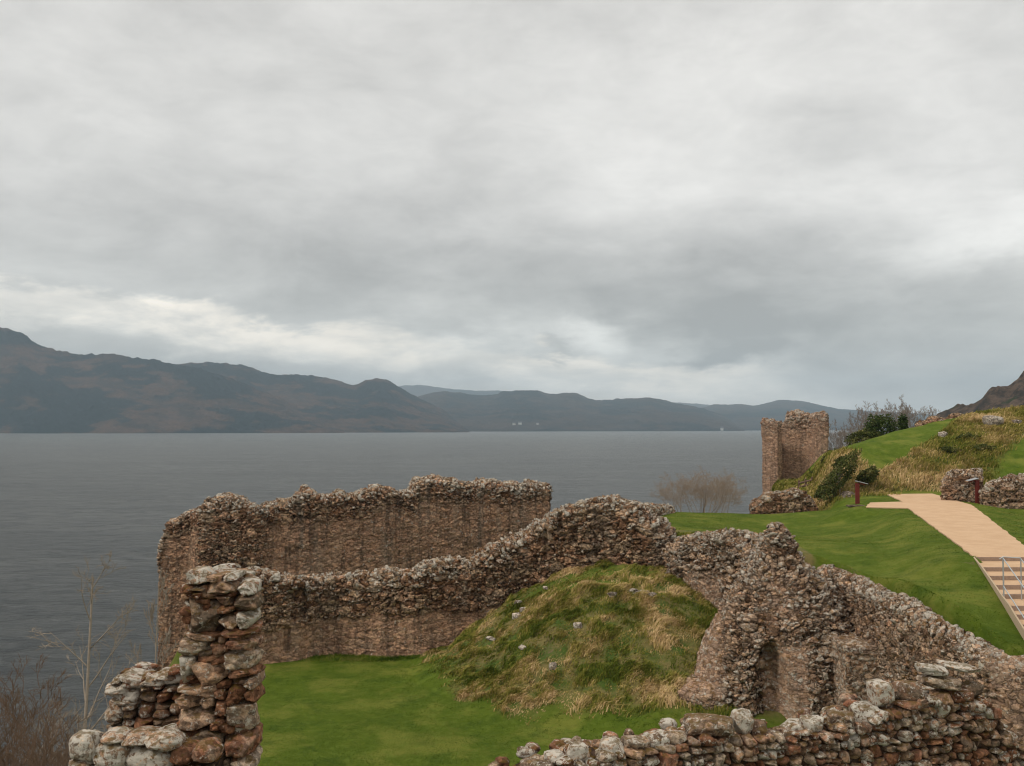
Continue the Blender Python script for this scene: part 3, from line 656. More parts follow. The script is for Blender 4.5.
w_mid = mesh_np('ruined_inner_wall', V, Fq, M_mid, attr=col)
tag(w_mid, 'long low stone wall behind the lawn climbing right to a rubble heap above the grassy mound', 'ruined wall')

# thin kerb of stones running from that heap behind the upper grass
pts = [(*P(px, 500, Y)[:2], 5.3, wz(px, Y, py)) for px, py, Y in ((628, 507, 58), (640, 506, 61), (655, 506.5, 66), (675, 506.5, 71))]
rg, Q = wall_rings(pts, 0.8, 23, 0.1, 0.0); V, N, Fq = remeshed(*solid(rg), 0.06)
V, col = stones(V, N, (0.4, 0.4, 0.25), 0.12, 0.1, 31, None, None, 0, 0.08)
tag(mesh_np('low_parapet', V, Fq, M_mid, attr=col), 'thin line of low parapet stones at the water edge of the upper grass', 'low wall')

# --- central ruin: two peaks, rubble skirt, niche
def blob_rings(spec):                 # spec: list of (z, cx, cy, rx, ry)
    rings = []
    for (z, cx, cy, rx, ry) in spec:
        rings.append([(cx + rx * math.copysign(abs(math.cos(t)) ** .7, math.cos(t)), cy + ry * math.copysign(abs(math.sin(t)) ** .7, math.sin(t)), z) for t in np.linspace(0, 2 * math.pi, 20, endpoint=False)])
    return solid(rings)
parts = []
# left limb: wall from the mound corner running back to the peak
lp = [(668, 548, 50.6), (673, 541, 50.2), (684, 540, 49.4), (697, 534, 48.6), (712, 533, 47.8), (726, 536, 47.0), (738, 543, 46.4), (750, 556, 45.6), (762, 568, 44.8)]
rg, Q1 = wall_rings([(*P(px, 500, Y)[:2], -0.5, wz(px, Y, py)) for px, py, Y in lp], 1.8, 33, 0.16, 0.06); parts.append(solid(rg))
# main stack
cx, cy = P(782, 530, 42.6)[:2]
parts.append(blob_rings([(-.6, cx + .5, cy + .1, 3.9, 2.6), (1.0, cx + .4, cy + .15, 3.6, 2.45), (2.6, cx + .2, cy + .3, 3.1, 2.1), (4.0, cx + .1, cy + .45, 2.55, 1.7), (5.2, cx + .05, cy + .55, 1.8, 1.3), (6.0, cx - .0, cy + .6, 1.1, .95), (6.6, cx - .05, cy + .65, .68, .65), (7.3, cx - .08, cy + .65, .42, .45), (wz(780, 42.6, 528), cx - .1, cy + .7, .22, .3)]))
# left skirt and its low stub end
sx0, sy0 = P(695, 700, 41.3)[:2]
parts.append(blob_rings([(-.6, sx0 + .35, sy0 + .5, 1.1, 1.3), (1.15, sx0 + .45, sy0 + .6, 1.05, 1.2), (1.5, sx0 + .8, sy0 + .8, .9, 1.0)]))
parts.append(blob_rings([(-.6, sx0 + 1.9, sy0 + 1.6, 2.2, 1.8), (1.5, sx0 + 1.9, sy0 + 1.7, 1.7, 1.5), (3.1, sx0 + 2.0, sy0 + 1.9, 1.1, 1.1), (4.2, sx0 + 2.3, sy0 + 2.4, .6, .7)]))
# right shoulder stepping down to join the retaining wall
rp = [(792, 549, 43.4), (803, 555, 43.6), (815, 562, 44.2), (826, 567, 45.0)]
rg, Q2 = wall_rings([(*P(px, 500, Y)[:2], -0.5, wz(px, Y, py) - .45) for px, py, Y in rp], 1.3, 35, 0.15, 0.05); parts.append(solid(rg))
# pier beside the dark recess
q0 = P(847, 650, 39.0); q1 = P(877, 650, 39.0)

V, N, Fq = remeshed(*join_solids(parts), 0.037)
def fmC(V):
    # mortared face on the left limb low down, rubble elsewhere
    px = 512 + V[:, 0] / V[:, 1] * F; py = HOR + (CZ - V[:, 2]) / V[:, 1] * F
    a = (1 - sst(px, 712, 730)) * sst(py, 570, 585)
    b = sst(px, 762, 772) * (1 - sst(px, 800, 812)) * sst(py, 632, 650)
    c = np.exp(-((px - 780) / 22.0) ** 2 - ((py - 600) / 22.0) ** 2)
    return np.clip(1 - 0.7 * a - 0.8 * b - 0.6 * c, 0.1, 1)
tmC = lambda V: np.clip(0.45 + 0.3 * f2(V[:, 0], V[:, 2], 1.4, 2, 4) + 0.45 * sst(V[:, 2], 5.2, 7.2), 0, 1)
V, col = stones(V, N, (0.27, 0.27, 0.175), 0.12, 0.13, 41, tmC, fmC, 0.4, 0.30)
# niche carved in the front of the stack
nx = P(777, 680, 40)[0]; q_ = (V[:, 0] - nx) / .62; k = np.exp(-np.abs(q_) ** 3) * (1 - sst(V[:, 2] + .9 * q_ ** 2, 2.6, 3.5)) * (V[:, 1] < cy); V[:, 1] += k * (1.0 + .4 * f2(V[:, 0], V[:, 2], .5, 3, 6))
pv, pn, pf = remeshed(*box_solid(q0[0], q1[0], 39.0, 41.6, -.6, wz(864, 39.0, 648)), 0.045)
pv, pc = stones(pv, pn, (0.4, 0.4, 0.25), 0.06, 0.05, 44, None, lambda V: np.full(len(V), .65), .1, 0.12); pc[:, 3] = .35; pf = pf + len(V)
V = np.concatenate([V, pv]); col = np.concatenate([col, pc]); Fq = np.concatenate([Fq, pf])
w_cen = mesh_np('ruined_tower_stump', V, Fq, M_ruin, attr=col)
tag(w_cen, 'twin peaked heap of broken masonry with a hollow front, right of the grassy mound', 'ruin')

# --- retaining wall curving down to the right edge
rt = [(812, 566, 46.4), (824, 569, 45.2), (838, 573, 44.0), (850, 577, 42.8), (872, 589, 40.0), (895, 600, 37.4), (918, 613, 34.9), (942, 627, 32.6), (965, 640, 30.7), (985, 650, 29.4), (1003, 655, 28.9), (1024, 661, 28.4), (1060, 672, 27.4), (1110, 690, 26)]
pts = [(*P(px, 500, Y)[:2], -0.8, wz(px, Y, py) - .12) for px, py, Y in rt]
rg, Q = wall_rings(pts, 0.75, 43, 0.10, 0.06, flip=1)
V, N, Fq = remeshed(*solid(rg), 0.034); Qr = Q
def fmR(V):
    px = 512 + V[:, 0] / V[:, 1] * F; return np.clip(1 - 0.55 * sst(px, 965, 1000), 0, 1)
tmR = lambda V: sst(V[:, 2] - np.interp(V[:, 0], Qr[:, 0], Qr[:, 3]), -0.9, 0.0) * .9
V, col = stones(V, N, (0.27, 0.27, 0.16), 0.09, 0.07, 51, tmR, fmR, -1.0, 0.10)
tag(mesh_np('retaining_wall', V, Fq, M_ruin, attr=col), 'rubble wall holding up the grass slope below the steps, curving to the right edge', 'retaining wall')

# ------------------------------------------------------------------ individual stones for the near walls
def ico(sub):
    import bmesh
    bm = bmesh.new(); bmesh.ops.create_icosphere(bm, subdivisions=sub, radius=1.0)
    V = np.array([v.co[:] for v in bm.verts]); Fc = np.array([[v.index for v in f.verts] for f in bm.faces]); bm.free(); return V, Fc
ICO = {2: ico(2), 3: ico(3), 4: ico(4)}
rng = np.random.default_rng(5)
def one_stone(c, hs, rz=0.0, roll=0.0, sub=4, p=3.6, cuts=5, seed=0):
    cuts = cuts + 5
    D, Fc = ICO[sub]; D = D.copy(); rr = np.random.default_rng(seed)
    r = (np.abs(D) ** p).sum(1) ** (-1 / p); S = D * r[:, None]
    for _ in range(cuts):
        n = rr.normal(size=3); n /= np.linalg.norm(n); h = rr.uniform(0.80, 1.12)
        ex = np.maximum(S @ n - h, 0); S = S - ex[:, None] * n * 0.97
    S = S * (1 + 0.06 * fbm(S * 1.3 + seed * 3.7, 2, seed)[:, None] + 0.085 * fbm(S * 4 + seed, 3, seed + 3)[:, None] + 0.035 * fbm(S * 13, 2, seed + 5)[:, None])
    S = S * 1.04 * np.array(hs)
    a, b = math.cos(roll), math.sin(roll); x, z = S[:, 0] * a - S[:, 2] * b, S[:, 0] * b + S[:, 2] * a; S[:, 0] = x; S[:, 2] = z
    a, b = math.cos(rz), math.sin(rz); x, y = S[:, 0] * a - S[:, 1] * b, S[:, 0] * b + S[:, 1] * a; S[:, 0] = x; S[:, 1] = y
    return S + np.array(c), Fc
class Stones:
    def __init__(s): s.V = []; s.F = []; s.C = []; s.n = 0
    def add(s, c, hs, rz=0, roll=0, sub=3, tone=None, lich=0.5, rnd=None, seed=None, p=3.6, cuts=5):
        seed = int(rng.integers(1, 99999)) if seed is None else seed
        V, Fc = one_stone(c, hs, rz, roll, sub, p, cuts, seed); s.V.append(V); s.F.append(Fc + s.n); s.n += len(V)
        s.C.append(np.tile([rng.random() if tone is None else tone, 1.0, lich, rng.random() if rnd is None else rnd], (len(V), 1)))
    def build(s, name, mat, parent=None): return mesh_np(name, np.concatenate(s.V), np.concatenate(s.F), mat, parent, attr=np.concatenate(s.C))
def guillotine(x0, x1, z0, z1, wmax, hmax, out, rr):
    w_, h_ = x1 - x0, z1 - z0
    if (w_ > wmax * rr.uniform(.6, 1.15)) or (h_ > hmax * rr.uniform(.5, 1.3)):
        if w_ / wmax > h_ / hmax * rr.uniform(.6, 1.0): c = x0 + w_ * rr.uniform(.35, .65); guillotine(x0, c, z0, z1, wmax, hmax, out, rr); guillotine(c, x1, z0, z1, wmax, hmax, out, rr)
        else: c = z0 + h_ * rr.uniform(.35, .65); guillotine(x0, x1, z0, c, wmax, hmax, out, rr); guillotine(x0, x1, c, z1, wmax, hmax, out, rr)
    else: out.append((x0, x1, z0, z1))
def face_fill(S, A, B, z0, ztop, wmax, hmax, depth, seed, skip=None, lichtop=0.8):
    # stones filling the vertical face from A to B (x, y) below the ztop(s) line
    A = np.array(A, float); B = np.array(B, float); L = np.linalg.norm(B - A); t = (B - A) / L; nrm = np.array([t[1], -t[0]]); rr = np.random.default_rng(seed)
    cells = []; zmax = max(ztop(s) for s in np.linspace(0, L, 60))
    zc = z0
    while zc < zmax:
        hh = rr.uniform(.75, 1.25) * hmax * 1.9; guillotine(0, L, zc, zc + hh, wmax, hmax, cells, rr); zc += hh
    rz = math.atan2(t[1], t[0])
    for (a, b, c, d) in cells:
        s = (a + b) / 2; zt_ = ztop(s)
        if c > zt_ - .04: continue
        d = min(d, zt_ + .05)
        if skip and skip(s, (c + d) / 2): continue
        jt = rr.uniform(-.02, .05); q = A + t * s + nrm * (jt - depth * .55)
        S.add((q[0], q[1], (c + d) / 2 + rr.uniform(-.01, .01)), ((b - a) / 2 * rr.uniform(.92, 1.04), depth * rr.uniform(.8, 1.1), (d - c) / 2 * rr.uniform(.9, 1.04)), rz + rr.uniform(-.12, .12), rr.uniform(-.13, .13),
              lich=lichtop if zt_ - d < .3 else rr.uniform(.1, .6), p=rr.uniform(6, 14))

# --- near left pillar (hand laid front)
YP = 13.0; sc = 3.717
def pp(cx_, cy_): return P(160 + cx_ / sc, 560 + cy_ / sc, YP)
xl, xr = pp(62, 0)[0], pp(342, 0)[0]
pil = thing('stone_pillar', 'tall narrow pier of mossy stones topped with white lichen at the left of the lawn', 'stone pier')
hand = [(95, 42, 178, 98, .9, .6), (100, 98, 170, 120, .6, .3), (98, 120, 165, 146, .5, .0), (180, 62, 237, 88, .4, .6), (238, 54, 302, 80, 1, .9), (180, 86, 300, 138, .5, .65), (303, 82, 368, 130, 1.15, .95), (288, 130, 370, 188, .2, .45),
        (215, 138, 287, 172, .3, .3), (222, 172, 284, 200, .3, .2), (92, 150, 222, 272, .3, .42), (222, 202, 302, 256, .4, .7), (300, 198, 368, 254, .95, .75), (235, 256, 366, 292, .2, .98), (80, 272, 200, 300, .8, .6),
        (72, 302, 197, 362, .85, .7), (200, 302, 260, 352, .1, .25), (262, 292, 368, 336, .2, .95), (62, 364, 124, 462, .95, .75), (110, 382, 268, 472, .4, .62), (255, 340, 368, 408, .6, .75), (268, 408, 368, 440, .2, .2), (62, 462, 212, 512, .7, .6),
        (212, 470, 255, 530, .3, .2), (255, 480, 330, 545, .2, .1), (330, 442, 370, 480, .7, .5), (328, 480, 368, 542, .2, .2), (56, 512, 140, 562, .4, .65), (140, 510, 208, 562, .5, .5), (208, 530, 256, 600, .2, .2), (56, 560, 205, 632, .35, .68),
        (246, 544, 364, 632, .8, .7), (200, 600, 250, 640, .3, .2), (26, 632, 112, 702, .8, .35), (112, 636, 236, 692, .1, .4), (128, 680, 248, 748, .95, .62), (234, 646, 364, 736, .1, .97), (60, 740, 150, 800, .4, .3), (150, 745, 260, 800, .5, .5), (260, 735, 366, 800, .3, .8)]
S = Stones()
for i, (a, b, c, d, lc, tn) in enumerate(hand):
    a, c = 60 + (a - 60) * .94, 60 + (c - 60) * .94; x0, _, z1 = pp(a, b); x1, _, z0 = pp(c, d)
    S.add(((x0 + x1) / 2, YP + .26, (z0 + z1) / 2), ((x1 - x0) / 2 * 1.03, .30, (z1 - z0) / 2 * 1.03), rng.uniform(-.08, .08), rng.uniform(-.07, .07), sub=4, tone=tn, lich=lc, rnd=.5 + .3 * (lc > .85), p=10, seed=300 + i, cuts=6)
# sides, lower courses, top
zt_p = lambda s: wz(216, YP, 580)
face_fill(S, (xr - .06, YP + .15), (xr - .37, YP + 1.2), 6.2, lambda s: wz(216, YP, 584), .38, .22, .16, 71)
face_fill(S, (xl + .12, YP + 1.3), (xl + .12, YP + .15), 6.2, lambda s: wz(216, YP, 590), .38, .22, .16, 72)
face_fill(S, (xl + .1, YP), (xr, YP), 4.8, lambda s: pp(0, 790)[2], .5, .3, .26, 73)
for i in range(10):
    S.add((rng.uniform(xl + .3, xr - .42), YP + rng.uniform(.45, 1.2), wz(216, YP, 582) - rng.uniform(0, .06)), (rng.uniform(.12, .22), rng.uniform(.12, .2), rng.uniform(.05, .1)), rng.uniform(0, 3), 0, lich=.9)
S.build('stonework', M_near, pil)
MB().box(((xl + xr) / 2 - .08, YP + .70, 4.5), (xr - xl - .42, .95, 2 * (wz(216, YP, 592) - 4.5))).build('core', M_core, pil)
# darker packing right behind the face joints
S2 = Stones()
for i in range(70):
    S2.add((rng.uniform(xl + .12, xr - .12), YP + .12, rng.uniform(wz(216, YP, 770), wz(216, YP, 590))), (rng.uniform(.05, .13), .12, rng.uniform(.03, .07)), 0, rng.uniform(-.3, .3), tone=rng.uniform(0, .35), lich=.2, rnd=.3)
S2.build('packing', M_near, pil)

# --- lower stub left of the pillar
stb = thing('wall_stub', 'low broken stub of reddish stones against the left side of the pillar', 'wall stub')
S = Stones(); YS = 13.9; A = P(110, 700, YS); Bq = P(182, 700, YS)
def zs(s, A=A): return float(np.interp(s, [0, .12, .3, .5, .75, 1.0], [wz(110, YS, 686), wz(115, YS, 680), wz(130, YS, 672), wz(145, YS, 674), wz(162, YS, 676), wz(180, YS, 668)]))
face_fill(S, A[:2], Bq[:2], 7.0, zs, .42, .22, .20, 81, lichtop=.95)
face_fill(S, (A[0], YS + 1.2), (A[0], YS + .1), 7.0, lambda s: zs(0), .34, .18, .18, 82)
for i, (px, py, w_, h_) in enumerate([(122, 686, .17, .08), (136, 678, .18, .09), (155, 678, .2, .07), (128, 700, .2, .07), (118, 712, .12, .08), (170, 674, .14, .07)]):
    x, y, z = P(px, py, YS + .15); S.add((x, y, z), (w_, .25, h_), 0, rng.uniform(-.25, .1), sub=4, tone=.7, lich=1.0, rnd=.7)
S.build('stonework', M_near, stb)
MB().box(((A[0] + Bq[0]) / 2 + .05, YS + .7, 5.2), (Bq[0] - A[0] - .1, 1.0, 2 * (wz(140, YS, 690) - 5.2))).build('core', M_core, stb)

# --- bottom-left wall top with white boulders
btw = thing('wall_top', 'whitened boulders along the broken wall top at the bottom left corner', 'wall top')
S = Stones(); YB = 12.2
for i, (a, b, c, d, lc, tn) in enumerate([(66, 738, 94, 763, 1.2, .8), (86, 746, 124, 772, 1.1, .5), (96, 737, 120, 747, .9, .6), (120, 752, 168, 775, 1.2, .7), (120, 738, 144, 750, .8, .6), (143, 737, 176, 752, .8, .65), (168, 750, 190, 768, .4, .2), (66, 762, 90, 785, .9, .5), (90, 770, 140, 795, .6, .6), (140, 772, 200, 800, .5, .3), (190, 748, 214, 766, .5, .95)]):
    x0, _, z1 = P(a, b, YB); x1, _, z0 = P(c, d, YB)
    S.add(((x0 + x1) / 2, YB + .2 + rng.uniform(0, .1), (z0 + z1) / 2), ((x1 - x0) / 2 * 1.06, .24, (z1 - z0) / 2 * 1.08), rng.uniform(-.15, .15), rng.uniform(-.12, .12), sub=4, tone=tn, lich=lc, rnd=.75 if lc > .75 else .4, p=3.0)
A = P(66, 760, YB); Bq = P(212, 760, YB)
face_fill(S, A[:2], Bq[:2], 6.6, lambda s: wz(100, YB, 772), .34, .2, .2, 91)
for i in range(16): S.add((rng.uniform(A[0] + .1, Bq[0] - .1), YB + rng.uniform(.45, 1.3), wz(100, YB, 762) + rng.uniform(-.1, .0)), (rng.uniform(.12, .22), rng.uniform(.12, .2), rng.uniform(.06, .1)), rng.uniform(0, 3), 0, lich=.9)
S.build('stonework', M_near, btw)
MB().box(((A[0] + Bq[0]) / 2, YB + .72, 4.2), (Bq[0] - A[0] - .15, 1.1, 2 * (wz(100, YB, 775) - 4.2))).build('core', M_core, btw)

# --- near right wall
nrw = thing('rubble_wall', 'nearest rubble wall of big rounded lichened stones crossing the bottom right foreground', 'stone wall')
S = Stones(); YA, YE = 13.2, 15.6
A = P(508, 760, YA); Bq = P(1030, 720, 16.1); Lw = math.hypot(Bq[0] - A[0], Bq[1] - A[1])
def s_of(px):      # distance along the wall under a photo column
    t = (px - CX) / F; dx, dy = Bq[0] - A[0], Bq[1] - A[1]
    k = (t * A[1] - A[0]) / (dx - t * dy); return k * Lw, A[1] + dy * k
tp = [(500, 790), (520, 779), (545, 768), (575, 760), (600, 757), (640, 752), (680, 748), (700, 738), (740, 738), (780, 737), (830, 729), (868, 720), (880, 710), (905, 704), (930, 698), (950, 694), (975, 696), (985, 706), (998, 724), (1010, 744), (1030, 776)]
ss = []; zz_ = []
for px, py in tp:
    s, Y = s_of(px); ss.append(s); zz_.append(wz(px, Y, py))
ztf = lambda s: float(np.interp(s, ss, zz_))
face_fill(S, A[:2], Bq[:2], 5.0, ztf, .34, .22, .20, 101, lichtop=.7)
capst = [(520, 762, 548, 776, .8), (546, 754, 566, 770, 1.1), (566, 745, 590, 768, 1), (597, 742, 626, 764, 1), (622, 738, 652, 752, .8), (647, 734, 670, 748, 1), (664, 732, 690, 750, .7), (686, 717, 735, 736, .75), (733, 711, 756, 736, 1), (752, 722, 772, 746, .5),
         (772, 729, 800, 744, .6), (784, 724, 806, 740, 1.1), (805, 717, 828, 738, .95), (830, 712, 860, 728, .9), (852, 704, 882, 724, 1.1), (871, 681, 898, 708, .95), (895, 682, 925, 702, .7), (897, 700, 935, 716, .7), (922, 665, 950, 676, 1.2), (945, 664, 985, 672, 1),
         (925, 676, 962, 690, .8), (938, 690, 968, 710, .8), (905, 716, 942, 742, .7), (962, 682, 985, 700, .4), (958, 704, 992, 716, 1), (970, 716, 998, 730, 1), (980, 730, 1004, 744, .8), (996, 740, 1016, 756, .8), (1004, 754, 1030, 772, .8), (868, 742, 880, 760, .4)]
for i, (a, b, c, d, lc) in enumerate(capst):
    s, Y = s_of((a + c) / 2); Y += .05; b += 2; x0, _, z1 = P(a, b, Y); x1, _, z0 = P(c, d, Y)
    st_ = nrw
    S.add(((x0 + x1) / 2, Y + .16, (z0 + z1) / 2), ((x1 - x0) / 2 * .93, max(.14, min(.24, (x1 - x0) * .45)), (z1 - z0) / 2 * .95), rng.uniform(-.2, .35), rng.uniform(-.15, .15), sub=4, lich=lc, rnd=.8 if lc > .9 else .45, tone=rng.choice([.35, .45, .62, .75]), p=7)
t = np.array([Bq[0] - A[0], Bq[1] - A[1]]) / Lw; nb = np.array([-t[1], t[0]])
for i in range(90):       # rough top behind the front row
    s = rng.uniform(.1, Lw - .1); q = np.array(A[:2]) + t * s + nb * rng.uniform(.3, .95)
    S.add((q[0], q[1], ztf(s) - .09 + rng.uniform(-.05, .05)), (rng.uniform(.07, .16), rng.uniform(.07, .15), rng.uniform(.05, .09)), rng.uniform(0, 3), rng.uniform(-.2, .2), lich=.85)
face_fill(S, Bq[:2], (Bq[0] + .1, Bq[1] + 1.1), 5.0, lambda s: ztf(Lw) - .05, .3, .19, .18, 102)
S.build('stonework', M_near, nrw)
rg, Q = wall_rings([(A[0] + t[0] * s + nb[0] * .0, A[1] + t[1] * s + nb[1] * .0, 0.0, ztf(s) - .12) for s in np.linspace(.05, Lw - .1, 24)], .85, 5, 0.0, 0.0)
V, Fc = solid(rg); me = bpy.data.meshes.new('core'); me.from_pydata(V, [], Fc); me.materials.append(M_core); o = bpy.data.objects.new('core', me); COL.objects.link(o); o.parent = nrw

# ------------------------------------------------------------------ distant ruined tower
tw = thing('ruined_tower', 'square roofless stone tower ruin standing at the far right by the water', 'tower')
YT = 104.0; zb = wz(790, YT, 500) - 2.5
def X_(px, Y): return P(px, 400, Y)[0]
parts = []
# left return wall, main face, right pier
def tw_wall(lst, th, jag=.42):
    rg, Q = wall_rings([(X_(px, Y), Y, zb, wz(px, Y, py)) for px, py, Y in lst], th, 61, jag, 0.0, step=.3); return solid(rg)
parts.append(tw_wall([(761.5, 420.5, 103.6), (764, 420, 103.4), (770, 421, 103.0), (777, 422.5, 102.6)], 1.3))
parts.append(tw_wall([(776, 426, 103.2), (779, 434, 104.6), (780.5, 438, 106.2)], 1.0))
parts.append(tw_wall([(778, 424, 106.3), (784, 423, 106.0), (786, 413, 105.8), (796, 410, 105.4), (806, 412, 105.0), (811, 413.5, 104.6), (815, 415.5, 103.6), (821, 413.5, 103.0), (827, 413.5, 102.8)], 1.5))
V, N, Fq = remeshed(*join_solids(parts), 0.09)
zto = wz(790, YT, 415)
V, col = stones(V, N, (0.5, 0.5, 0.28), 0.12, 0.10, 71, lambda V: sst(V[:, 2], zto - 2.2, zto), lambda V: np.clip(.15 + .7 * sst(V[:, 2] + .8 * f2(V[:, 0], V[:, 2], 2, 2, 3), zto - 2.5, zto - .6), 0, 1), 0.2, 0.16)
mesh_np('masonry', V, Fq, M_tower, tw, attr=col)
# low wall in front of the tower
def rwall(name, label, cat, lst, th, zb_, vox=.07, size=(.45, .45, .26), mat=M_ruin, seed=5, jag=.15, amp=.12, lm=.6, big=.12):
    rg, Q = wall_rings([(*P(px, 400, Y)[:2], zb_, wz(px, Y, py)) for px, py, Y in lst], th, seed, jag, 0.03)
    V, N, Fq = remeshed(*solid(rg), vox)
    V, col = stones(V, N, size, amp, .1, seed + 9, lambda V: sst(V[:, 2] - np.interp(V[:, 0], Q[:, 0], Q[:, 3]), -.7, -.1) * lm * 1.5, None, 0, big)
    return tag(mesh_name(name, V, Fq, mat, col), label, cat)
def mesh_name(name, V, Fq, mat, col): return mesh_np(name, V, Fq, mat, attr=col)
rwall('ruined_low_wall', 'low humped wall fragment in front of the distant tower', 'ruined wall', [(753, 505, 79), (762, 499, 79), (772, 494, 79), (782, 491, 79), (795, 490.5, 79), (805, 492, 79), (810, 499, 79), (815, 505, 79)], 1.2, 3.6, mat=M_mid)
rwall('ruined_low_wall', 'broken stub of grey stone wall beside the right information post', 'ruined wall', [(940, 480, 72.5), (944, 474, 72.3), (950, 471.5, 72), (965, 471, 71.7), (979.5, 470.5, 71.3)], 1.2, 6.0, mat=M_ruin, seed=15, jag=.05, big=.05, amp=.09)
rwall('ruined_low_wall', 'long curving rubble wall below the hill at the right edge', 'ruined wall', [(980, 491, 70.3), (990, 484, 70), (1003, 479, 69.5), (1024, 475, 69), (1060, 472, 68), (1110, 470, 66)], 1.0, 6.0, mat=M_ruin, seed=25, jag=.1, size=(.4, .4, .2))
rwall('ruined_low_wall', 'faint line of wall footing stones along the crest of the green hill', 'ruined wall', [(921, 423.5, 96.5), (930, 420, 96.8), (940, 419, 97), (946, 417.5, 97), (956, 414.5, 97.2), (964, 414, 97.4), (966, 417, 97.5)], 1.0, 11.0, mat=M_mid, seed=35, jag=.25, lm=.2, size=(.5,.5,.3))

# ------------------------------------------------------------------ loose rocks
def rock(name, label, px, py, Y, hs, group=None, seed=1, mat=M_rock, sub=3, dz=0.0):
    x, y, _ = P(px, py, Y); z = H1(x, y) + dz
    V, Fc = one_stone((x, y, z + hs[2] * .2), hs, random.uniform(0, 3), random.uniform(-.2, .2), 4, 5.0, 9, seed)
    o = mesh_np(name, V, Fc, mat, attr=np.tile([random.random(), 1, .6, .62], (len(V), 1)))
    return tag(o, label, 'rock', group)
def Gh(px, py, guess=45.0):          # where the sight line of a pixel meets the ground
    x, y, z = ray(px, py); t = 20.0
    T = np.arange(18, 130, 0.1); hh = H(x / y * T, T); zz2 = CZ + z / y * T; i = np.argmax(zz2 < hh); return float(T[i])
rock('boulder', 'large pale boulder on the crest of the hill', 993, 419, Gh(993, 425), (.95, .8, .62), seed=8, dz=.05)
rock('boulder', 'small leaning rock half way up the rough hill', 943, 433, Gh(943, 437), (.42, .3, .4), seed=4)
rock('boulder', 'small pale rock at the right edge of the hill crest', 1016, 421, Gh(1016, 424), (.4, .35, .3), seed=5)
rk = [(519, 604, 'pale slab at the upper left edge of the mound'), (523, 611, 'whitish stone just below the slab at the left edge of the mound'), (517, 617, 'lowest stone of the cluster at the left edge of the mound'), (546, 589, 'thin white stone lying near the top left of the mound'),
      (640, 594, 'long pale stone below the brown tuft near the top of the mound'), (633, 592, 'small pale stone left of the long stone near the mound top'), (578, 628, 'small white stone beside the bare soil on the mound'), (522, 649, 'pale rock low on the left flank of the mound'), (613, 596, 'upright little stone high on the middle of the mound'), (652, 597, 'stone in the turf hollow beside the wall at the mound top'), (553, 668, 'half buried reddish stone low in the middle of the mound'), (491, 640, 'lone pebble sized stone at the foot of the mound by the wall')]
for i, (px, py, lb) in enumerate(rk):
    rock('stone', lb, px, py, Gh(px, py), [(.26, .2, .14), (.2, .16, .12), (.2, .18, .17), (.28, .12, .09)][i % 4] if i not in (4,) else (.42, .2, .12), 'stones in the mound', 40 + i)

# ------------------------------------------------------------------ path and steps
xs = [p[0] for p in PATH]; ys = [p[1] for p in PATH]
import mathutils
tri = mathutils.geometry.tessellate_polygon([[Vector((x, y, 0)) for x, y in PATH]])
me = bpy.data.meshes.new('path'); n = len(PATH)
ctr = np.array(PATH)
vs = [(x, y, PATH_Z) for x, y in PATH] + [(x, y, PATH_Z - .25) for x, y in PATH]
fs = [tuple(t_) for t_ in tri] + [(i, (i + 1) % n, (i + 1) % n + n, i + n) for i in range(n)]
me.from_pydata(vs, [], fs); me.update()
def gravel_mat():
    m, t, b = newmat('gravel'); p = pos(t); n1 = t.noise(p, 1.1, 5, .6); n2 = t.noise(p, 22, 4, .8); n3 = t.noise(p, 5, 5, .7)
    c = t.mix(t.step(n1, .35, .65), (0.51, 0.335, 0.20), (0.57, 0.385, 0.24)); c = t.mix(t.m('MULTIPLY', t.step(n2, .42, .62), .4), c, (0.38, 0.26, 0.175)); c = t.mix(t.m('MULTIPLY', t.step(n3, .5, .7), .16), c, (0.40, 0.285, 0.19))
    t.l.new(c, b.inputs['Base Color']); bump(t, b, n2, .02); return m
M_gravel = gravel_mat(); me.materials.append(M_gravel)
po = bpy.data.objects.new('path', me); COL.objects.link(po); tag(po, kind='structure')
bmsh = me
stw = thing('staircase', 'flight of gravel steps with dark timber risers descending from the sandy path', 'steps')
# tread depths so that the edges fall where the photo shows them
edges_py = [557.5, 566, 574.5, 583.5, 592.5, 604, 612.5, 622.5, 633, 645, 658, 672]
dirv = np.array([ST2[0] - ST0[0], ST2[1] - ST0[1]]); dirv /= np.linalg.norm(dirv)
rise = 0.155
z = PATH_Z; yprev = ST0[1]; prev = np.array(ST0[:2])
ang = math.atan2(dirv[0], -dirv[1])
for i, py in enumerate(edges_py):
    top_z = z - rise; nxt = edges_py[i + 1] if i + 1 < len(edges_py) else py + 14
    # this step: riser at prev, tread from prev to next edge
    t_ = (CZ - top_z) * F / (nxt - HOR)        # distance of the tread's front edge
    t_ = min(t_, prev[1] - .35)
    q = prev + dirv * ((t_ - prev[1]) / dirv[1])
    px_r = np.array([1.0, 0.0])
    a, b_, c_, d_ = prev, prev + px_r * SW, q + px_r * SW, q
    st_ = MB()
    for zz3 in (top_z, top_z - .6):
        for pnt in (a, b_, c_, d_): st_.v.append((pnt[0], pnt[1], zz3))
    st_.f = [(3, 2, 1, 0), (4, 5, 6, 7), (3, 7, 6, 2), (0, 4, 7, 3), (1, 2, 6, 5)]
    st_.build('step', M_gravel, stw)
    MB().box((a[0] + SW / 2, a[1] - .045, z - rise / 2 - .004), (SW, .085, rise + .01)).build('riser', M_riser, stw)
    z = top_z; prev = q
    if i == 0: e_pts = [(ST0[0] - .03, ST0[1], PATH_Z)]
    e_pts.append((q[0] - .03, q[1], top_z))
ed = MB()
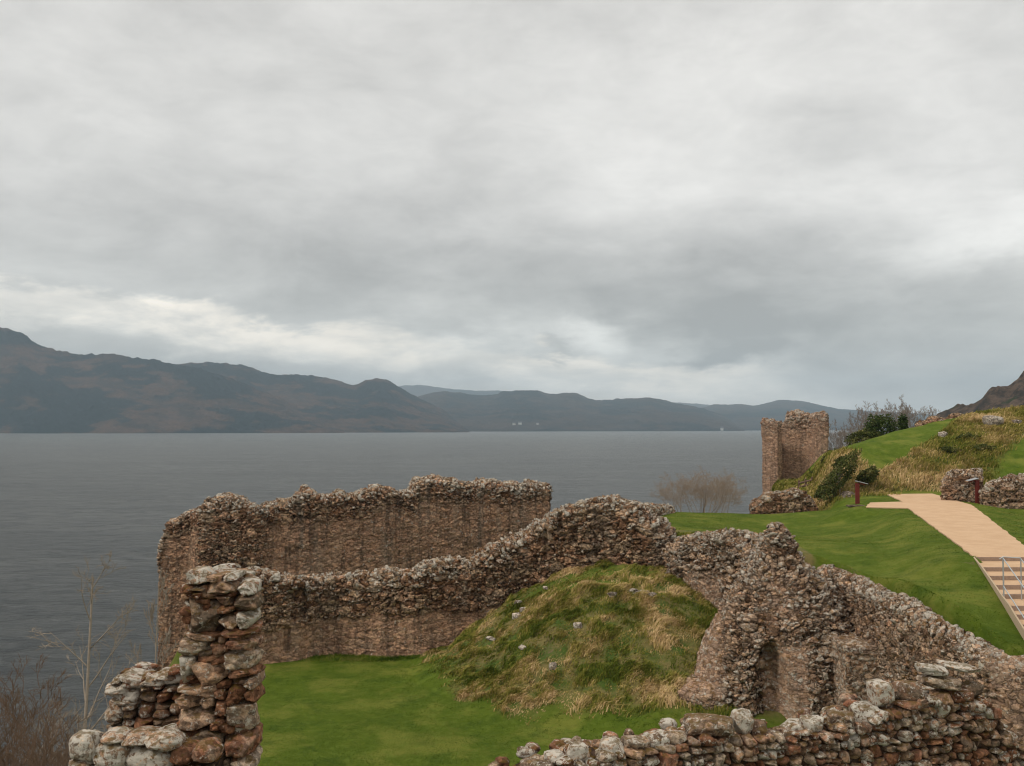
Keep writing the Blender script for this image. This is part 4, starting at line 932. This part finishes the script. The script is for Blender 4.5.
for p0, p1 in zip(e_pts[:-1], e_pts[1:]):
    b0 = len(ed.v)
    for (pp_, ) in ((p0,), (p1,)):
        for dx in (-.06, .0):
            for dz in (-.35, .02): ed.v.append((pp_[0] + dx, pp_[1], pp_[2] + dz + (rise * .0)))
    ed.f += [tuple(b0 + i for i in q) for q in ((0, 1, 3, 2), (4, 6, 7, 5), (0, 4, 5, 1), (2, 3, 7, 6), (0, 2, 6, 4), (1, 5, 7, 3))]
ed.build('edging', M_edging, stw)
# handrail: two poles from a top post down the steps
hr = thing('handrail', 'grey metal handrail with twin rails on the gravel steps', 'handrail')
def rail_pt(px, py, frac_z, Y): return P(px, py, Y)
Yt = 35.4; Yn = 31.4
top1 = np.array(P(1003.0, 557.5, Yt)); e1 = np.array(P(1031, 597, Yn)); gb = P(1003, 601, Yt)[2]
MB().tube([tuple(top1), (top1[0], top1[1], gb - .25)], .027).build('post', M_steel, hr)
MB().tube([tuple(e1), (e1[0], e1[1], e1[2] - 1.8)], .027).build('post', M_steel, hr)
de = e1 - top1
for off, dn in ((0, 0.02), (0, 1.0), (.62, .04)):
    q0_ = top1 + [off, .0, -dn]; MB().tube([tuple(q0_), tuple(q0_ + de * .5), tuple(q0_ + de * 1.8)], .019).build('rail', M_steel, hr)
MB().tube([tuple(top1 + [-.10, .05, -.06]), tuple(top1 + [0, 0, .02]), tuple(top1 + [.62, 0, -.02])], .019).build('rail', M_steel, hr)
MB().tube([tuple(top1 + [.62, 0, -.02]), tuple(top1 + [.62, 0, -1.7])], .022).build('post', M_steel, hr)

# ------------------------------------------------------------------ information posts
def info(px, pyb, pyt, Y, label, flip):
    x, y, _ = P(px, pyb, Y); z0 = H1(x, y); zt_ = wz(px, Y, pyt)
    t = thing('information_post', label, 'sign post', 'information posts', (x, y, z0 - .02))
    hgt = zt_ - z0
    MB().box((0, 0, hgt / 2 - .05), (.26, .2, hgt)).build('post', M_post, t, .015)
    MB().box((.08 * flip, 0, hgt + .02), (.75, .5, .05), 0, 0).build('panel', M_panel, t, .01).rotation_euler = (0, R(-14 * flip), 0)
    MB().box((.04 * flip, 0, hgt - .08), (.42, .16, .08)).build('bracket', M_post, t, .01).rotation_euler = (0, R(-14 * flip), 0)
    return t
info(857.5, 503.5, 482, Gh(857, 504), 'dark red information post on the left spur of the sandy path', -1)
info(977.5, 502.5, 479, Gh(977, 503.5), 'red information post with tilted grey panel right of the sandy path', 1)
x, y, _ = P(856, 506, Gh(857, 506)); 
MB().box((x - .1, y - .2, H1(x, y) + .03), (1.1, .6, .1)).build('slab', M_rock)
tag(bpy.data.objects['slab'], 'small flat stone slab at the foot of the left information post', 'slab')

# ------------------------------------------------------------------ wooden fence near the tower
fn = thing('wooden_fence', 'short dark wooden rail fence on the slope below the distant tower', 'fence')
f0 = P(799, 488, 92); f1 = P(819, 482, 90); g = []
for k in range(4):
    q = np.array(f0) * (1 - k / 3) + np.array(f1) * k / 3; q[2] = wz(799 + 20 * k / 3, q[1], 488.5 - 1.6 * k); g.append(q)
    MB().box((q[0], q[1], q[2]), (.14, .14, 1.5)).build('post', M_wood, fn)
for dz in (-.2, .15, .5):
    MB().tube([tuple(g[0] + [0, -.08, dz]), tuple(g[-1] + [0, -.08, dz])],   .07, 6).build('rail', M_wood, fn)

# ------------------------------------------------------------------ bare trees and shrubs
def branchy(base, height, seed, spread=.5, kl=1.0, levels=5, r0=.06, kids=(3, 5), up=.35, stems=1, rmin=.006, wob=.12, first=.35, tl=.72, bs=.25, k0=3):
    rr = random.Random(seed); segs = [[], []]
    def grow(p, d, L, r, lv):
        n = 4 if lv < 3 else 3; pts = [p]; rad = [r]
        for i in range(n):
            d = (d + Vector((rr.gauss(0, wob), rr.gauss(0, wob), rr.gauss(0, wob * .6) + up * .12))).normalized()
            p = p + d * L / n; pts.append(p); rad.append(max(r * (1 - .72 * (i + 1) / n), rmin * .6))
        segs[0 if lv == 0 else 1].append((pts, rad))
        if lv >= levels: return
        k = rr.randint(*kids) + (k0 if lv == 0 else 0)
        for j in range(k):
            t = first + (1 - first) * (j + rr.random() * .7) / k; t = min(t, .98); i = min(int(t * n), n - 1); q = pts[i].lerp(pts[i + 1], t * n - i)
            ax = (pts[i + 1] - pts[i]).normalized(); a = rr.random() * 6.283; o_ = ax.orthogonal().normalized(); o_ = o_ * math.cos(a) + ax.cross(o_) * math.sin(a)
            nd = (ax * (1 - spread * .55) + o_ * spread * rr.uniform(.7, 1.25) + Vector((0, 0, up * .5))).normalized()
            grow(q, nd, kl ** (lv == 0) * L * rr.uniform(.42, .66) * (1.1 - (.35 if lv or kl == 1 else .72) * t), max(r * (1 - .7 * t) * .62, rmin), lv + 1)
    for s in range(stems):
        a = rr.random() * 6.28; lean = 0 if stems == 1 else rr.uniform(.1, .9)
        grow(Vector(base) + Vector((math.cos(a), math.sin(a), 0)) * (bs * rr.random() * (stems > 1)), Vector((math.cos(a) * lean, math.sin(a) * lean, 1)).normalized(), height * (rr.uniform(.75, 1) if kl == 1 else 1) * (tl if stems == 1 else .6), r0, 0)
    return segs
def tubes(name, lst, mat, parent, n=4):
    V = []; Fc = []; o = 0
    for pts, rad in lst:
        m_ = len(pts)
        for i, p in enumerate(pts):
            d = (pts[min(i + 1, m_ - 1)] - pts[max(i - 1, 0)]).normalized(); a = d.orthogonal().normalized(); c = d.cross(a)
            for k in range(n):
                t = 6.2832 * k / n; V.append(tuple(p + (a * math.cos(t) + c * math.sin(t)) * rad[i]))
        for i in range(m_ - 1):
            for k in range(n): Fc.append((o + i * n + k, o + i * n + (k + 1) % n, o + (i + 1) * n + (k + 1) % n, o + (i + 1) * n + k))
        o += m_ * n
    return mesh_np(name, np.array(V), np.array(Fc), mat, parent)
def bare(name, label, base, height, seed, mat, group=None, cat='tree', **kw):
    t = thing(name, label, cat, group, base); sg = branchy((0, 0, 0), height, seed, **kw)
    tubes('trunk', sg[0], mat, t, 6); tubes('branches', sg[1], mat, t, 3); return t
# lower left
x, y = P(78, 700, 32)[:2]; zt_ = wz(80, 32, 576); zg = min(H1(x, y), zt_ - 7.0)
bare('bare_tree', 'slender pale leafless sapling rising over the loch at the lower left', (x, y, zg), (zt_ - zg) * 1.0, 4, M_bark, None, spread=.72, levels=4, r0=.11, up=.3, rmin=.012, kids=(2, 4), wob=.08, first=.25, tl=.99, kl=.42, k0=15)
x, y = P(136, 700, 46)[:2]; zt_ = wz(136, 46, 590); zg = H1(x, y)
bare('bare_tree', 'faint twiggy leafless tree against the outer wall left of the pier', (x, y, zg), (zt_ - zg) * 1.05, 9, M_bark, None, spread=.5, levels=4, r0=.08, up=.5, rmin=.017, kids=(3, 4), wob=.08, tl=.95, kl=.36, k0=10)
for i, (px, Y, pyt, sd_, lb) in enumerate([(14, 25, 668, 11, 'tangled brown bush in the bottom left corner'), (52, 30, 694, 12, 'brown twiggy bush under the pale sapling'), (-14, 22, 640, 13, 'brown thicket branch leaning in from the left edge'), (100, 33, 690, 14, 'thin brown scrub between the sapling and the broken wall stub')]):
    x, y = P(px, 700, Y)[:2]; zt_ = wz(px, Y, pyt); zg = max(H1(x, y), zt_ - 5.5)
    bare('bare_bush', lb, (x, y, zg), (zt_ - zg) * 1.1, sd_, M_bark3 if i != 3 else M_bark, 'leafless bushes below the walls', 'bush', spread=.62, levels=4, r0=.045, up=.45, stems=6, rmin=.008, kids=(3, 5))
# bush beyond the upper grass
x, y = P(703, 490, 77)[:2]; zg = wz(703, 77, 517)
bare('bare_bush', 'rounded leafless bush beyond the upper grass in front of the loch', (x, y, zg), 4.6, 21, M_bark4, None, 'bush', spread=.8, levels=4, r0=.022, up=.25, stems=26, rmin=.0045, bs=2.2, kids=(4, 5))
# trees behind the hill
tl = [(842, 112, 424, 31, 'leafless grey tree just right of the distant tower'), (855, 116, 417, 32, 'leafless grey tree left of the dark evergreens'), (872, 118, 414, 33, 'leafless tree rising behind the dark evergreens'), (887, 122, 409, 34, 'tall fine twigged tree over the left shoulder of the hill'), (904, 120, 404, 35, 'tallest leafless tree on the hill skyline'), (917, 124, 405, 36, 'rightmost leafless tree on the hill skyline'), (833, 108, 440, 37, 'low leafless scrub touching the right side of the tower'), (930, 126, 410, 38, 'short leafless tree by the wall footing on the hill crest')]
for px, Y, pyt, sd_, lb in tl:
    x, y = P(px, 430, Y)[:2]; zt_ = wz(px, Y, pyt); zg = zt_ - 6.0
    bare('bare_tree', lb, (x, y, zg), 8.6, sd_, M_bark2, 'leafless trees behind the hill', spread=.6, levels=5, r0=.09, up=.4, stems=3, rmin=.013, kids=(3, 4))

def leafmass(name, label, c, hs, n, leaf, mat, seed, group=None, cat='bush', tone=(0, 1), stems=True, shear=0.0):
    rr = np.random.default_rng(seed); t = thing(name, label, cat, group, (c[0], c[1], c[2] - hs[2]))
    D = rr.normal(size=(n, 3)); D /= np.linalg.norm(D, axis=1)[:, None]
    rad = rr.uniform(.35, 1, n) ** .45 * (1 + .65 * fbm(D * 2.4 + seed, 3, seed)); Pn = D * rad[:, None] * np.array(hs)
    keep = (Pn[:, 2] > -hs[2]) & (fbm(Pn * 1.6 / max(hs) * 2 + 9, 3, seed + 2) > -.28); Pn = Pn[keep]; n = len(Pn); Pn[:, 0] += shear * Pn[:, 2]; Pn[:, 2] += hs[2]
    a = rr.normal(size=(n, 3)); a /= np.linalg.norm(a, axis=1)[:, None]; b = np.cross(a, rr.normal(size=(n, 3))); b /= np.linalg.norm(b, axis=1)[:, None] + 1e-9
    L = leaf * rr.uniform(.6, 1.4, (n, 1)); V = np.stack([Pn - a * L, Pn + b * L * .6, Pn + a * L, Pn - b * L * .6], 1).reshape(-1, 3)
    tn = np.clip(.5 + .6 * fbm(Pn * 2.0, 2, seed + 4) + rr.uniform(-.25, .25, n), 0, 1)
    mesh_np('crown', V, np.arange(n * 4).reshape(-1, 4), mat, t, False, attr=np.repeat(np.stack([tn, tn, tn], 1), 4, axis=0))
    if stems:
        sg = branchy((0, 0, 0), hs[2] * 1.7, seed, stems=1, levels=2, r0=.06); tubes('trunk', sg[0], M_bark2, t, 4); tubes('branches', sg[1], M_bark2, t, 4)
    return t
leafmass('evergreen_bush', 'dark round evergreen tree on the left shoulder of the hill', P(880, 431, 98), (1.6, 1.3, 1.5), 5000, .10, M_leaf, 3, None, 'evergreen')
leafmass('evergreen_bush', 'wide dark green bush left of the round evergreen', P(866, 440, 97), (1.6, 1.4, 1.0), 4500, .10, M_gorse, 5, None, 'evergreen')
leafmass('ivy_clump', 'narrow ivy covered tree stem right of the round evergreen', P(903, 424, 110), (.5, .5, 1.1), 1500, .10, M_leaf, 7, None, 'evergreen')
def onhill(px, py): Y = Gh(px, py); x, y, z = P(px, py, Y); return (x, y, z)
for i, (px, py, hs, mt, lb) in enumerate([(840, 476, (.85, .9, 1.9), M_gorse, 'dark gorse bush hanging over the rock left of the path'), (868, 476, (.75, .7, .65), M_gorse, 'dark bush behind the left information post'), (828, 484, (.6, .7, 1.1), M_gorse, 'ivy bush beside the tower below the rock'), (845, 462, (.9, .8, .6), M_gorse, 'gorse on top of the rocky bank right of the tower')]):
    Y = (79.0, 80.0, 82.0, 84.0)[i]; x, y, z = P(px, py, Y)
    leafmass('gorse_bush', lb, (x, y, z), hs, 4200, .08, mt, 50 + i, 'bushes on the rocky bank', shear=.7)
for i, (px, py, hs, mt, lb) in enumerate([(968, 440, (.9, .7, .45), M_gorse, 'dark tuft bush high in the middle of the rough hill'), (982, 450, (.9, .7, .4), M_gorse, 'dark tuft bush lower right on the rough hill'), (950, 452, (1.1, .7, .35), M_gorse, 'olive low bush in the middle of the rough hill')]):
    x, y, z = onhill(px, py); leafmass('low_bush', lb, (x, y, z + .1), hs, 1400, .09, mt, 60 + i, 'low bushes on the rough hill', stems=False)
for i, (px, py, Y, hs, lb) in enumerate([(822, 472, 95, (.8, .7, .9), 'shaggy dark bush at the foot of the tower wall'), (832, 458, 92, (.9, .7, .7), 'low bush on the ridge right of the tower')]):
    x, y, z = P(px, py, Y); leafmass('scrub_bush', lb, (x, y, z), hs, 2600, .08, M_gorse, 80 + i, None, shear=.4)
# rocks of the bank
for i, (px, py, hs, lb) in enumerate([(848, 497, (.6, .5, .45), 'rock at the foot of the gorse bank')]):
    Y = 78.5; x, y, z = P(px, py, Y); V, Fc = one_stone((x, y, z), hs, .3 * i, 0, 4, 2.6, 7, 70 + i)
    tag(mesh_np('rock_outcrop', V, Fc, M_rock, attr=np.tile([.1, 1, .3, .4], (len(V), 1))), lb, 'rock', None)

# ------------------------------------------------------------------ grass blades
def blades(name, n, x0, x1, y0, y1, lfun, dens, tone, width, seed, mat, lean=.5):
    rr = np.random.default_rng(seed); x = rr.uniform(x0, x1, n); y = rr.uniform(y0, y1, n); d = dens(x, y); k = rr.random(n) < d; x, y = x[k], y[k]; n = len(x)
    z = H(x, y) - .02; L = lfun(x, y, rr); a = rr.uniform(0, 6.283, n)
    la = f2(x, y, 1.3, 2, seed + 3) * 3.0; lx = np.cos(la) * lean + rr.normal(0, .25, n); ly = np.sin(la) * lean * .6 - .15 + rr.normal(0, .25, n)
    wv_ = np.stack([np.cos(a), np.sin(a), 0 * a], 1) * (width * rr.uniform(.6, 1.4, n))[:, None]
    b = np.stack([x, y, z], 1); m_ = b + np.stack([lx * L * .25, ly * L * .25, L * .62], 1); tp_ = b + np.stack([lx * L * .8, ly * L * .8, L * rr.uniform(.55, .95, n)], 1)
    V = np.stack([b - wv_, b + wv_, m_ + wv_ * .8, m_ - wv_ * .8, tp_ + wv_ * .2, tp_ - wv_ * .2], 1).reshape(-1, 3)
    i = np.arange(n)[:, None] * 6; Fc = np.concatenate([i + [0, 1, 2, 3], i + [3, 2, 4, 5]])
    tn = np.clip(tone(x, y) + rr.normal(0, .16, n), 0, 1)
    return tag(mesh_np(name, V, Fc, mat, None, False, attr=np.repeat(np.stack([tn, tn, tn], 1), 6, axis=0)), kind='stuff')
clump = lambda x, y: sst(f2(x, y, .7, 2, 81), -.25, .35)
b1 = blades('mound_grass', 230000, -5, 11, 40, 54.5, lambda x, y, r: r.uniform(.08, .27, len(x)) * (.4 + 1.0 * clump(x, y)), lambda x, y: rough_mask(x, y) * (.45 + .55 * clump(x, y)) * (x < 9.7) * (1 - .9 * np.exp(-((x - G(548, 625, 3.0)[0]) ** 2 / .35 + (y - G(548, 620, 3.4)[1]) ** 2 / .8))) * (1 - .9 * np.exp(-((x - G(538, 668, 1.6)[0]) ** 2 / .25 + (y - G(538, 668, 1.6)[1]) ** 2 / .5))),
       lambda x, y: np.clip(.50 + .95 * f2(x, y, 1.3, 3, 83) + .45 * f2(x, y, .35, 2, 84), 0, 1), .018, 1, M_blade, .8)
tag(b1, 'tawny and green tussocky grass covering the mound', 'grass')
b2 = blades('hill_grass', 150000, 22, 56, 74, 102, lambda x, y, r: r.uniform(.2, .55, len(x)) * (.6 + .6 * clump(x, y)), lambda x, y: rough_mask(x, y),
       lambda x, y: np.clip(.52 + .75 * f2(x, y, 3.5, 3, 85) + .35 * np.exp(-((x - 31) / 4) ** 2 - ((y - 82) / 4) ** 2), 0, 1), .035, 2, M_blade, .6)
tag(b2, 'straw coloured rough grass on the hillside', 'grass')
def lawn_d(x, y):
    return (1 - np.clip(rough_mask(x, y) * 1.3, 0, 1)) * (pdist(x, y, PATH0) > -.07 + .12 * f2(x, y, .5, 2, 95)) * (np.interp(y, [20, 30], [0, 1]))
b3 = blades('lawn_grass', 330000, -12, 11, 33, 53.4, lambda x, y, r: r.uniform(.02, .05, len(x)) + r.uniform(0, .16, len(x)) * sst(y, 51.4, 52.4), lambda x, y: lawn_d(x, y) * (H(x, y) < 2), lambda x, y: np.clip(.44 + .6 * f2(x, y, 1.3, 5, 87, ) + .6 * f2(x, y, .35, 2, 91), 0, 1), .014, 3, M_lawnb, .7)
tag(b3, 'short green lawn grass below the mound', 'grass')
def ok4(x, y):
    tt = np.clip((ST0[1] - y) / (ST0[1] - ST2[1]), 0, 1.6); sx = ST0[0] + (ST2[0] - ST0[0]) * tt
    return lawn_d(x, y) * (H(x, y) > 4.3) * ((y > ST0[1]) | (x < sx - .12)) * (1 - .85 * np.clip(np.exp(-((x - G(812, 552, 6.4)[0]) ** 2 / 5 + (y - G(812, 552, 6.4)[1]) ** 2 / 3.0)) * 1.2, 0, 1))
b4 = blades('ward_grass', 380000, 8, 34, 27, 76, lambda x, y, r: r.uniform(.02, .05, len(x)), ok4, lambda x, y: np.clip(.34 + .5 * f2(x, y, 1.0, 5, 89) + .6 * f2(x, y, .4, 2, 92) + .26 * sst(y + 1.5 * f2(x, y, 3, 2, 90), 42.5, 45.5), 0, 1), .016, 4, M_lawnb, .7)
tag(b4, 'mown green grass between the ruins and the sandy path', 'grass')

# ------------------------------------------------------------------ far shore houses
def house(px, py, Y, w_, h_, label):
    x, y, z = P(px, py, Y); t = thing('house', label, 'house', 'white houses on the far shore', (x, y, z - 3))
    MB().box((0, 0, h_ / 2), (w_, w_ * .6, h_)).build('wall', M_white, t)
    rf = MB(); hw, hd, zt_ = w_ / 2 + .5, w_ * .3 + .5, h_
    rf.v = [(-hw, -hd, zt_), (hw, -hd, zt_), (hw, hd, zt_), (-hw, hd, zt_), (-hw, 0, zt_ + h_ * .6), (hw, 0, zt_ + h_ * .6)]
    rf.f = [(0, 1, 5, 4), (2, 3, 4, 5), (0, 4, 3), (1, 2, 5), (3, 2, 1, 0)]; rf.build('roof', M_slate, t)
house(514, 424.5, 4600, 14, 8, 'small white house low on the far shore, left of the pair')
house(520, 424, 4620, 16, 9, 'larger white house of the pair low on the far shore')
house(537.5, 424, 4650, 9, 6, 'tiny pale house on the far shore right of the pair')
house(722, 430, 4870, 13, 12, 'lone white building at the far water edge left of the tower')
